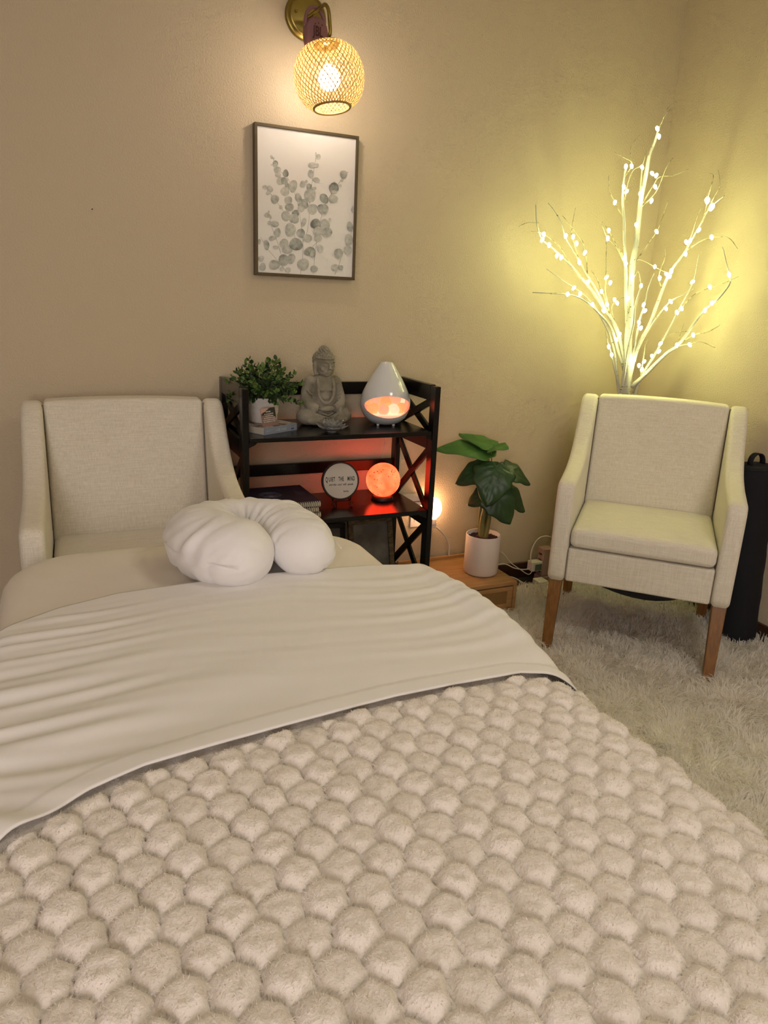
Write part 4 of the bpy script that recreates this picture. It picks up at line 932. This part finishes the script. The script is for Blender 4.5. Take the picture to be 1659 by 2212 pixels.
MB().lathe([(0, 0.0), (0.018, 0.0), (0.020, 0.003), (0.017, 0.008), (0.015, 0.010), (0.0, 0.010)], 24).build('foot', M['glass'], lot, smooth=True)

# teardrop diffuser with salt stones
dif = thing('teardrop_diffuser', 'glossy white teardrop diffuser with glowing pink salt stones inside', 'diffuser', (1.215, 2.665, Z1), math.radians(-14))
def diffuser():
    op = spline([(0.0, 0.005, 0), (0.042, 0.006, 0), (0.073, 0.026, 0), (0.091, 0.058, 0), (0.096, 0.090, 0), (0.088, 0.128, 0), (0.070, 0.168, 0), (0.048, 0.208, 0), (0.028, 0.241, 0), (0.021, 0.250, 0)], 5)
    ip = [(max(0, p.x-0.007), p.y+0.004 if i < len(op)/2 else p.y-0.002) for i, p in enumerate(op)]
    prof = [(p.x, p.y) for p in op] + [(0.014, 0.249), (0.012, 0.243)] + [(r, z) for r, z in reversed(ip[2:-2]) ] + [(0.0, 0.016)]
    o = MB().lathe(prof, 72).build('body', M['ceramic'], dif, smooth=True)
    cut = MB(); n = 48; EL = [(0.086*math.cos(2*math.pi*i/n), 0.085+0.041*math.sin(2*math.pi*i/n)*(1.0 if math.sin(2*math.pi*i/n) > 0 else 1.10)) for i in range(n)]
    cut.prism(EL, -0.16, -0.012, 'y'); c = cut.build('cutter', M['ceramic'])
    b = o.modifiers.new('b', 'BOOLEAN'); b.object = c; b.operation = 'DIFFERENCE'; b.solver = 'EXACT'
    bpy.context.view_layer.update(); ev = o.evaluated_get(bpy.context.evaluated_depsgraph_get()); me = bpy.data.meshes.new_from_object(ev)
    # parent offset does not enter: the cutter is tested in the body's own space
    o.modifiers.clear(); bpy.data.objects.remove(c); return o, me
# the cut is done at the origin so that body and cutter share one space
keep = dif.matrix_world.copy(); dif.location = (0, 0, 0); dif.rotation_euler = (0, 0, 0); bpy.context.view_layer.update()
o, me = diffuser()
o.data = me; me.polygons.foreach_set('use_smooth', [True]*len(me.polygons))
try:
    me.set_sharp_from_angle(angle=math.radians(35))
except Exception: pass
dif.location = (1.215, 2.665, Z1); dif.rotation_euler = (0, 0, math.radians(-14)); dif.scale = (1.06, 1.06, 1.0)
MB().lathe([(0.0, 0.046), (0.074, 0.046), (0.078, 0.050), (0.0, 0.050)], 36).build('stone_tray', M['rockC'], dif, smooth=True)
rk = random.Random(11)
ROCK = [(-0.050, -0.030, 0.070, 0.026), (-0.014, -0.046, 0.066, 0.025), (0.024, -0.044, 0.067, 0.026), (0.055, -0.022, 0.072, 0.025), (-0.040, -0.012, 0.097, 0.026), (-0.004, -0.024, 0.096, 0.025), (0.034, -0.014, 0.098, 0.026), (0.058, 0.004, 0.096, 0.022), (-0.060, 0.004, 0.093, 0.022), (0.008, 0.010, 0.112, 0.026), (-0.026, 0.012, 0.116, 0.022)]
for k, (x, y, z, r) in enumerate(ROCK):
    bm = bmesh.new(); bmesh.ops.create_icosphere(bm, subdivisions=2, radius=r)
    for v in bm.verts:
        q = v.co.normalized(); v.co *= 0.92+0.28*noise.noise(q*2.1+Vector((k*3.1, 0, 0)))
    me = bpy.data.meshes.new('salt_stone'); bm.to_mesh(me); bm.free()
    link('salt_stone', me, M[('rockB', 'rockA', 'rockC', 'rockB', 'rockA')[k % 5]], dif, loc=(x, y, z))
for sx in (-1, 1):
    for sy in (-1, 1): MB().lathe([(0, 0), (0.005, 0), (0.0055, 0.005), (0.004, 0.009), (0, 0.009)], 12).build('foot', M['white'], dif, smooth=True, loc=(sx*0.030, sy*0.030, 0))
ca = tag(MB().tube(spline([(1.235, 2.745, Z1+0.03), (1.262, 2.80, Z1+0.02), (1.300, 2.862, Z1-0.06), (1.318, 2.870, 0.76), (1.312, 2.871, 0.70), (1.30, 2.871, 0.60), (1.36, 2.871, 0.5), (1.44, 2.866, 0.45)], 6), 0.0022, 8).build('lamp_cable', M['cable'], smooth=True), 'thin white cable hanging behind the bookshelf below the diffuser', 'cable')

# ------------------------------------------------------------------ on the middle shelf
ball = thing('salt_sphere_lamp', 'round glowing orange salt lamp on a black base on the middle shelf', 'lamp', (1.228, 2.680, Z2))
MB().lathe([(0, 0.0), (0.046, 0.0), (0.047, 0.004), (0.044, 0.016), (0.038, 0.020), (0.0, 0.018)], 32).build('base', M['blackmetal'], ball, smooth=True)
bm = bmesh.new(); bmesh.ops.create_icosphere(bm, subdivisions=5, radius=0.0715)
for v in bm.verts: v.co *= 1+0.008*noise.noise(v.co*22)
me = bpy.data.meshes.new('salt_ball'); bm.to_mesh(me); bm.free()
sbo = link('salt_ball', me, M['salt'], ball, smooth=True, loc=(0, 0, 0.086))
vr = random.Random(3)
vm = MB()
for k in range(46):      # red veins and flecks in the salt
    a = math.radians(vr.uniform(-175, -5)); e = vr.choice((vr.gauss(-0.35, 0.30), vr.gauss(0.75, 0.12), vr.uniform(-1, 1)))
    e = max(-1.2, min(1.2, e)); p = Vector((math.cos(e)*math.cos(a), math.cos(e)*math.sin(a), math.sin(e)))
    s = vr.uniform(0.0008, 0.0026); vm.ball(p*0.0712, (s*vr.uniform(0.6, 1.8), s*vr.uniform(.6, 1.8), s), 7, 5)
o = vm.build('salt_veins', M['saltspot'], ball, smooth=True); o.location = (0, 0, 0.086); o['kind'] = 'stuff'

sg = thing('round_sign', 'round white sign reading QUIET THE MIND with a dark rim', 'sign', (1.030, 2.655, Z2+0.006), math.radians(-6))
SR = 0.078; SGT = Matrix.Translation((0, 0, 0.014)) @ Matrix.Rotation(math.radians(-10), 4, 'X') @ Matrix.Translation((0, 0, SR))
def sg_t(mb): mb.V = [tuple(SGT @ Vector(v)) for v in mb.V]; return mb
sg_t(disc_y([(0, -0.006), (SR-0.006, -0.006), (SR-0.006, 0.004), (0, 0.004)], 56)).build('face', M['signface'], sg)
sg_t(disc_y([(SR-0.0065, -0.009), (SR-0.001, -0.009), (SR, -0.007), (SR, 0.005), (SR-0.0065, 0.005), (SR-0.0065, -0.009)], 56, cap=False)).build('rim', M['signrim'], sg, smooth=False)
RT = (math.radians(90-10+0.0), 0, 0)
RTm = (SGT.to_3x3() @ Matrix.Rotation(math.radians(90), 3, 'X')).to_euler()
def sgt(body, size, x, z, sx, shear=0.0, sp_=1.0):
    return text('lettering', body, size, M['ink'], sg, SGT @ Vector((x, -0.0062, z)), RTm, sx=sx, shear=shear, ext=0.0002, spacing=sp_, bold=0.0005 if size > 0.02 else 0.0001)
sgt('Q', 0.0285, -0.058, 0.0055, 0.42); sgt('UIET', 0.0245, -0.0365, 0.0065, 0.44, sp_=1.25); sgt('THE', 0.0245, 0.002, 0.0070, 0.44, sp_=1.2); sgt('MIND', 0.0245, 0.044, 0.0075, 0.44, sp_=1.2)
sgt('and the  soul  will  speak.', 0.0125, 0.002, -0.0145, 0.80, 0.35); sgt('Buddha', 0.0085, 0.022, -0.043, 0.85)
es = thing('sign_easel', 'small black wire easel holding the round sign', 'easel', (1.030, 2.655, Z2), math.radians(-6))
for s in (-1, 1):
    MB().tube(spline([(s*0.034, -0.046, 0.0035), (s*0.036, -0.030, 0.012), (s*0.036, -0.012, 0.020), (s*0.036, -0.018, 0.030), (s*0.036, -0.022, 0.036)], 6), 0.0026, 8).build('hook', M['blackmetal'], es, smooth=True)
    MB().tube([(s*0.036+0.008*math.cos(a), -0.030, 0.012+0.008*math.sin(a)) for a in [math.radians(20*i) for i in range(17)]], 0.0020, 6).build('scroll', M['blackmetal'], es, smooth=True)
    MB().tube(spline([(s*0.036, -0.010, 0.019), (s*0.030, 0.02, 0.035), (s*0.018, 0.034, 0.075), (0, 0.042, 0.10)], 6), 0.0024, 8).build('back_strut', M['blackmetal'], es, smooth=True)
MB().tube([(-0.037, -0.008, 0.018), (0.037, -0.008, 0.018)], 0.0022, 8).build('crossbar', M['blackmetal'], es, smooth=True)
MB().tube([(0, 0.042, 0.10), (0, 0.075, 0.003)], 0.0024, 8).build('back_leg', M['blackmetal'], es, smooth=True)

NB = ['topmost spiral notebook with a dark blue mandala cover in the stack', 'middle spiral notebook of the stack of three on the shelf', 'lowest spiral notebook of the stack, lying on the shelf board']
for k in range(3):
    zz = Z2+0.0005 + (2-k)*0.0222; dx, dy, rz = ((0.0, 0.0, 1), (-0.004, 0.004, 0), (0.001, 0.002, 2))[k]
    nb = thing('spiral_notebook', NB[k], 'notebook', (0.752+dx, 2.630+dy, zz), math.radians(rz), 'spiral notebooks stacked on the middle shelf')
    w, d, h = 0.138, 0.128, 0.0205
    MB().box(-w, w, -d+0.0125, d, 0.0015, h-0.0012).build('pages', M['paper'], nb); cv = MB().box(-w-0.001, w+0.001, -d+0.001, d+0.001, h-0.0012, h).build('cover', M['navy'], nb)
    MB().box(-w-0.001, w+0.001, -d+0.001, d+0.001, 0, 0.0015).build('back_cover', M['navy'], nb)
    co = MB()
    for i in range(33):
        x = -w+0.005+i*(2*w-0.010)/32
        co.tube([(x, -d+0.0045+0.0105*math.cos(a), h/2+0.0105*math.sin(a)) for a in [2*math.pi*j/12 for j in range(12)]], 0.0019, 5, closed=True)
    o = co.build('coil', M['spiral'], nb, smooth=True); o['kind'] = 'stuff'; o['label'] = 'white plastic coil binding'
    if k == 0:
        mn = MB()
        for R_ in (0.012, 0.020, 0.028, 0.037): mn.tube([(-0.02+R_*math.cos(a), 0.012+R_*math.sin(a), h+0.0002) for a in [2*math.pi*j/36 for j in range(36)]], 0.0012, 4, closed=True)
        for j in range(16):
            a = 2*math.pi*j/16; mn.tube([(-0.02+0.028*math.cos(a), 0.012+0.028*math.sin(a), h+0.0002), (-0.02+0.046*math.cos(a), 0.012+0.046*math.sin(a), h+0.0002)], 0.0009, 4)
        for j in range(4): mn.box(0.085+j*0.009, 0.088+j*0.009, -0.02, 0.05-j*0.01, h, h+0.0004)
        o = mn.build('mandala_print', M['mandala'], nb); o['kind'] = 'stuff'

# ------------------------------------------------------------------ on the bottom shelf
def photo_frame(label, loc, w, h, lean, rz, m, bw=0.022):
    t = thing('photo_frame', label, 'picture frame', loc, rz, 'picture frames on the bottom shelf'); T0 = Matrix.Rotation(math.radians(-lean), 4, 'X')
    for x0, x1, z0, z1 in ((-w, w, 0, bw), (-w, w, h-bw, h), (-w, -w+bw, bw, h-bw), (w-bw, w, bw, h-bw)): MB().box(x0, x1, -0.009, 0.009, z0, z1, T0).build('frame_bar', m, t, bevel=0.002)
    MB().box(-w+bw, w-bw, -0.001, 0.006, bw, h-bw, T0).build('picture', M['photo'], t); return t
photo_frame('weathered wooden picture frame leaning on the bottom shelf', (1.190, 2.660, Z3+0.001), 0.105, 0.245, 12, math.radians(4), M['framewood'])
photo_frame('dark picture frame standing behind the wooden frame on the bottom shelf', (1.005, 2.740, Z3+0.001), 0.085, 0.215, 9, math.radians(-8), M['blackmetal'])
bk2 = thing('black_book', 'flat black book with a tan edge on the bottom shelf', 'book', (1.215, 2.560, Z3+0.0005), math.radians(8))
MB().box(-0.095, 0.095, -0.07, 0.07, 0.0015, 0.0165).build('pages', M['paper'], bk2); MB().box(-0.097, 0.097, -0.072, 0.072, 0.0165, 0.0185).build('cover', M['ink'], bk2); MB().box(-0.097, 0.097, -0.072, 0.072, 0, 0.0015).build('back_cover', M['ink'], bk2)

# ------------------------------------------------------------------ outlet, white adapter, night light
ou = thing('wall_outlet', 'white wall outlet plate behind the bookshelf leg', 'outlet', (1.500, D, 0.385))
MB().box(-0.036, 0.036, -0.006, 0, -0.058, 0.058).build('cover_plate', M['white'], ou, bevel=0.003)
for z in (-0.02, 0.02):
    MB().box(-0.016, 0.016, -0.0075, -0.005, z-0.013, z+0.013).build('socket', M['white'], ou, bevel=0.001)
    for x in (-0.006, 0.006): MB().box(x-0.001, x+0.001, -0.0078, -0.007, z-0.004, z+0.006).build('slot', M['ink'], ou)
ad = thing('power_adapter', 'white box adapter plugged in behind the bookshelf', 'adapter', (1.462, D, 0.470))
MB().box(-0.05, 0.035, -0.062, -0.001, -0.022, 0.022).build('body', M['white'], ad, bevel=0.005, seg=3); MB().box(-0.045, 0.03, -0.0635, -0.062, -0.002, 0.0005).build('joint', M['nail'], ad)
ng = thing('night_light', 'small bright salt-stone night light on the wall beside the bookshelf', 'night light', (1.553, D, 0.428))
bm = bmesh.new(); bmesh.ops.create_icosphere(bm, subdivisions=3, radius=1)
for v in bm.verts:
    f = 1+0.06*noise.noise(v.co*1.6); v.co = Vector((v.co.x*0.046*f, v.co.y*0.034*f, v.co.z*0.052*f))
me = bpy.data.meshes.new('salt_lump'); bm.to_mesh(me); bm.free(); link('salt_lump', me, M['night'], ng, smooth=True, loc=(0, -0.052, 0.0))
MB().box(-0.017, 0.017, -0.066, -0.036, -0.078, -0.048).build('socket_neck', M['white'], ng, bevel=0.004, seg=3); MB().box(-0.024, 0.024, -0.058, -0.001, -0.098, -0.070).build('plug', M['white'], ng, bevel=0.004, seg=3)
tag(MB().tube(spline([(1.575, D-0.030, 0.338), (1.600, D-0.035, 0.318), (1.632, D-0.030, 0.288), (1.652, D-0.026, 0.262), (1.668, D-0.022, 0.232), (1.676, D-0.020, 0.195), (1.674, D-0.022, 0.168), (1.672, D-0.022, 0.1625)], 6), 0.0042, 8).build('hanging_cable', M['cable'], smooth=True), 'flat white cord curving down the wall from the night light', 'cord')

# ------------------------------------------------------------------ low drawer unit and rubber plant
UX0, UX1, UY0, UY1, UZ = 1.400, 1.832, 2.500, D-0.018, 0.158
un = thing('drawer_unit', 'low light-oak drawer unit with a cane front under the green plant', 'cabinet', ((UX0+UX1)/2, UY0, 0))
ux = (UX0+UX1)/2; w = (UX1-UX0)/2; dp = UY1-UY0
MB().box(-w, w, 0, dp, UZ-0.018, UZ).build('top_board', M['oak'], un, bevel=0.002); MB().box(-w, w, 0, dp, 0.014, 0.030).build('bottom_board', M['oak'], un, bevel=0.002)
for s in (-1, 1): MB().box(*sorted((s*w, s*(w-0.017))), 0, dp, 0.030, UZ-0.018).build('side_board', M['oak'], un, bevel=0.0015)
MB().box(-w+0.017, w-0.017, dp-0.01, dp, 0.030, UZ-0.018).build('back_board', M['oak'], un); MB().box(-w, w, dp-0.014, dp, UZ, UZ+0.016).build('back_lip', M['oak'], un, bevel=0.002)
MB().box(-w+0.03, w-0.03, 0.0, 0.02, 0.0, 0.014).build('plinth', M['oak'], un)
dr = MB().box(-w+0.020, w-0.020, 0.012, dp-0.03, 0.036, UZ-0.024).build('drawer', M['oak'], un)
fx0, fx1, fz0, fz1 = -w+0.020, w-0.020, 0.033, UZ-0.024
for x0, x1, z0, z1 in ((fx0, fx1, fz0, fz0+0.02), (fx0, fx1, fz1-0.02, fz1), (fx0, fx0+0.028, fz0+0.02, fz1-0.02), (fx1-0.028, fx1, fz0+0.02, fz1-0.02)): MB().box(x0, x1, 0.001, 0.012, z0, z1).build('drawer_frame', M['oak'], dr, bevel=0.001)
MB().box(fx0+0.026, fx1-0.026, 0.008, 0.0119, fz0+0.018, fz1-0.018).build('cane_backing', M['canedark'], dr)
cn = MB()
for i in range(58): x = fx0+0.03+i*(fx1-fx0-0.06)/57; cn.box(x-0.0016, x+0.0016, 0.0058, 0.0072, fz0+0.02, fz1-0.02)
for i in range(11): z = fz0+0.0225+i*(fz1-fz0-0.045)/10; cn.box(fx0+0.028, fx1-0.028, 0.0045, 0.0058, z-0.0015, z+0.0015)
o = cn.build('cane_weave', M['cane'], dr); o['kind'] = 'stuff'
MB().ball((-0.075, -0.009, fz1-0.012), (0.0075, 0.008, 0.0075), 14, 10).tube([(-0.075, 0.003, fz1-0.012), (-0.075, -0.008, fz1-0.012)], 0.003, 8).build('knob', M['brass'], dr, smooth=True)

pl = thing('leafy_plant', 'green broad-leaved plant in a plain white cylinder pot on the drawer unit', 'potted plant', (1.728, 2.650, UZ))
PLO = Vector((1.728, 2.650, UZ))
MB().lathe([(0, 0), (0.070, 0), (0.077, 0.004), (0.079, 0.012), (0.079, 0.183), (0.077, 0.186), (0.073, 0.184), (0.072, 0.165), (0.0, 0.164)], 48).build('pot', M['potmatte'], pl, smooth=True)
so = MB().lathe([(0, 0.170), (0.03, 0.169), (0.06, 0.167), (0.0718, 0.1655)], 24)
for k in range(130):
    a = k*2.4; r = 0.067*math.sqrt((k+0.5)/130); so.ball((r*math.cos(a), r*math.sin(a), 0.1685), (random.uniform(.004, .007), random.uniform(.004, .007), random.uniform(.002, .0045)), 6, 4)
so.build('soil', M['soil'], pl, smooth=True)['kind'] = 'stuff'
def lp(u, v, s=0.0): return at_depth(u, v, 3.133+s) - PLO       # on an upright plane through the pot, moved s towards the wall
for P, r0, r1 in (([(1042,1166,0),(1042,1130,0),(1048,1095,0),(1058,1050,0),(1064,1010,.0)], .017, .006), ([(1047,1165,-.01),(1056,1120,-.01),(1058,1090,-.01),(1072,1055,-.02)], .013, .005), ([(1037,1164,.01),(1036,1120,.01),(1040,1085,.01),(1046,1050,.0)], .008, .004), ([(1058,1030,0),(1062,1000,0),(1061,970,0)], .003, .0025), ([(1058,1030,0),(1058,1005,0),(1054,980,0)], .003, .0025)):
    Q = spline([lp(*p) for p in P], 6); Q[0].z = min(Q[0].z, 0.166); MB().tube(Q, [r0+(r1-r0)*i/(len(Q)-1) for i in range(len(Q))], 10).build('stem', M['stem'], pl, smooth=True)
def leaf(base, tip, width, up, m, lobes=0.0, droop=0.02, curl=0.25, fold=0.18):
    base, tip = Vector(base), Vector(tip); ax = tip-base; L_ = ax.length; ax.normalize(); up = Vector(up); sd = ax.cross(up).normalized(); up = sd.cross(ax).normalized()
    nu, nv = 36, 18; V = []
    for i in range(nu+1):
        t = i/nu; tt = -0.22+1.22*t                                   # lobes reach back past the stalk
        if tt < 0: wf = 0.80*math.sqrt(max(0, 1-(tt/-0.22)**2))*0.9 + 0.02
        else: wf = (1-tt**1.9)**0.80*(0.95+0.10*math.sin(tt*math.pi))
        wf *= 1+lobes*math.sin(tt*17)
        for j in range(nv+1):
            s = -1+2*j/nv; q = abs(s)
            back = 0.0 if tt >= 0 else 0
            notch = -0.16*L_*max(0, 1-q*3.2)*(1 if tt < -0.02 else 0)*(-1)
            x = tt*L_ + (notch if tt < 0 else 0); y = s*wf*width
            z = -droop*max(0, tt)**2*2.2 - curl*width*q*q + fold*width*q + 0.05*width*math.sin(tt*9+s*3)*q + 0.022*width*math.cos((tt*1.0-q*0.45)*30)*min(1, q*4)*(1-q) + 0.05*width*math.exp(-(q/0.07)**2)
            V.append(base + ax*x + sd*y + up*z)
    return MB().add(V, [(i*(nv+1)+j, (i+1)*(nv+1)+j, (i+1)*(nv+1)+j+1, i*(nv+1)+j+1) for i in range(nu) for j in range(nv)]).build('leaf', m, pl, smooth=True, solid=0.0012)
CAMF = Vector((math.sin(YAW), math.cos(YAW), 0)); TOC = -CAMF
UPc = lambda k: (Vector((0, 0, 1))*(1-k) + TOC*k)
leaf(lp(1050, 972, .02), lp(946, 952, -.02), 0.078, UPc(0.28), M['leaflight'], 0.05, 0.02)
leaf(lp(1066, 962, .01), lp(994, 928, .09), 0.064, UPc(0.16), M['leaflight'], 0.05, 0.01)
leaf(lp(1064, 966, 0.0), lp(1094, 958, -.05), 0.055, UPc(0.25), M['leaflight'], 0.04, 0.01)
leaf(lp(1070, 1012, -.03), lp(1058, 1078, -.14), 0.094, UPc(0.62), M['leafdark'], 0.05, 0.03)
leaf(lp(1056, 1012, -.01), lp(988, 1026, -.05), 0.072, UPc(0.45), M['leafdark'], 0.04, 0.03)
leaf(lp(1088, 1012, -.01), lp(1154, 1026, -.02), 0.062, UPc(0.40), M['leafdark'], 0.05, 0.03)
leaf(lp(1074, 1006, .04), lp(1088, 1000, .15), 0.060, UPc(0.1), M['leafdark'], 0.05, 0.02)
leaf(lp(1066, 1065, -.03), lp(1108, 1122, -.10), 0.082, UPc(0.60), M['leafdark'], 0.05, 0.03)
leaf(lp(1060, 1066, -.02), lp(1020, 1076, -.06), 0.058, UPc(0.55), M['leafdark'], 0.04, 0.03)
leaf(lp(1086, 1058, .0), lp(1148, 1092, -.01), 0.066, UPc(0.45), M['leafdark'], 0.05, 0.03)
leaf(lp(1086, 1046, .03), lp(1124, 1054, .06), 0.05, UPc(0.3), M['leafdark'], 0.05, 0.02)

# ------------------------------------------------------------------ power strip and cables behind the armchair
ps = thing('power_strip_tower', 'upright pinkish power strip tower half hidden by the armchair', 'power strip', (2.205, 2.800, 0.0))
MB().box(-0.035, 0.035, -0.03, 0.03, 0.0, 0.030).build('base', M['strippink'], ps, bevel=0.005); MB().box(-0.030, 0.030, -0.026, 0.026, 0.030, 0.178).build('column', M['strippink'], ps, bevel=0.006, seg=3)
for k in range(4): MB().box(-0.0315, -0.0298, -0.012, 0.012, 0.05+k*0.031, 0.056+k*0.031).build('slot', M['ink'], ps)
pb = thing('charger_block', 'white charger block plugged into the power strip tower', 'charger', (2.140, 2.795, 0.090))
MB().box(-0.028, 0.0345, -0.022, 0.022, -0.026, 0.024).build('body', M['white'], pb, bevel=0.004, seg=3); MB().box(-0.010, 0.030, -0.0235, -0.0222, -0.022, 0.012).build('grey_green_face', M['greyplug'], pb)  # white block with a grey-green panel on its front
pq = thing('plug_brick', 'flat white plug brick lying at the foot of the power strip', 'plug', (2.150, 2.735, 0.0)); MB().box(-0.035, 0.02, -0.03, 0.03, 0.004, 0.036).build('body', M['white'], pq, bevel=0.005, seg=3)
CB = [('white cable looping up from the charger block behind the chair', [(2.115, 2.79, 0.100), (2.112, 2.795, 0.15), (2.128, 2.80, 0.20), (2.16, 2.80, 0.233), (2.21, 2.80, 0.235), (2.26, 2.80, 0.21)], 0.0035),
      ('thin white cable sagging from the wall beside the plant pot to the charger block', [(1.955, 2.858, 0.165), (1.99, 2.85, 0.145), (2.02, 2.83, 0.105), (2.06, 2.80, 0.075), (2.09, 2.775, 0.055), (2.11, 2.775, 0.06), (2.125, 2.790, 0.070)], 0.0024),
      ('white cable arching from the drawer unit to the charger block', [(1.845, 2.80, 0.05), (1.92, 2.84, 0.085), (1.985, 2.835, 0.10), (2.03, 2.81, 0.082), (2.08, 2.80, 0.072), (2.113, 2.795, 0.074)], 0.0028),
      ('white cable lying along the carpet to the plug brick', [(1.845, 2.74, 0.03), (1.93, 2.76, 0.055), (1.99, 2.765, 0.055), (2.04, 2.735, 0.030), (2.07, 2.715, 0.018), (2.095, 2.715, 0.018), (2.116, 2.735, 0.022)], 0.0032)]
for lb, P, r in CB: tag(MB().tube(spline(P, 8), r, 8).build('power_cable', M['cable'], smooth=True), lb, 'cable', 'cables behind the armchair')

# ------------------------------------------------------------------ rolled mat in a black bag
mr = thing('rolled_mat_bag', 'tall black cylindrical mat bag leaning beside the armchair', 'mat bag', (2.600, 1.955, 0.014))
MT = Matrix.Rotation(math.radians(-2), 4, 'Y') @ Matrix.Rotation(math.radians(-3), 4, 'X')
def mt(mb): mb.V = [tuple(MT @ Vector(v)) for v in mb.V]; return mb
pf = [(0.0, 0.0), (0.060, 0.0), (0.074, 0.006), (0.079, 0.02)] + [(0.079+0.0015*math.sin(k*1.9), 0.02+0.72*k/16) for k in range(1, 16)] + [(0.079, 0.742), (0.076, 0.752), (0.066, 0.757), (0.0, 0.759)]
mt(MB().lathe(pf, 48)).build('bag', M['mat'], mr, smooth=True)
mt(MB().tube([(0.079*math.cos(a), 0.079*math.sin(a), 0.745) for a in [2*math.pi*i/40 for i in range(40)]], 0.003, 6, closed=True)).build('seam', M['mat'], mr, smooth=True)
hd = []
for i in range(17):
    a = math.pi*i/16
    for s in (-1, 1): hd.append(MT @ Vector((-0.036*math.cos(a)*1.0+0.0, s*0.012, 0.757+0.045*math.sin(a)**0.7)))
mesh('handle', hd, [(2*i, 2*i+1, 2*i+3, 2*i+2) for i in range(16)], M['mat'], mr, smooth=True, solid=0.004)
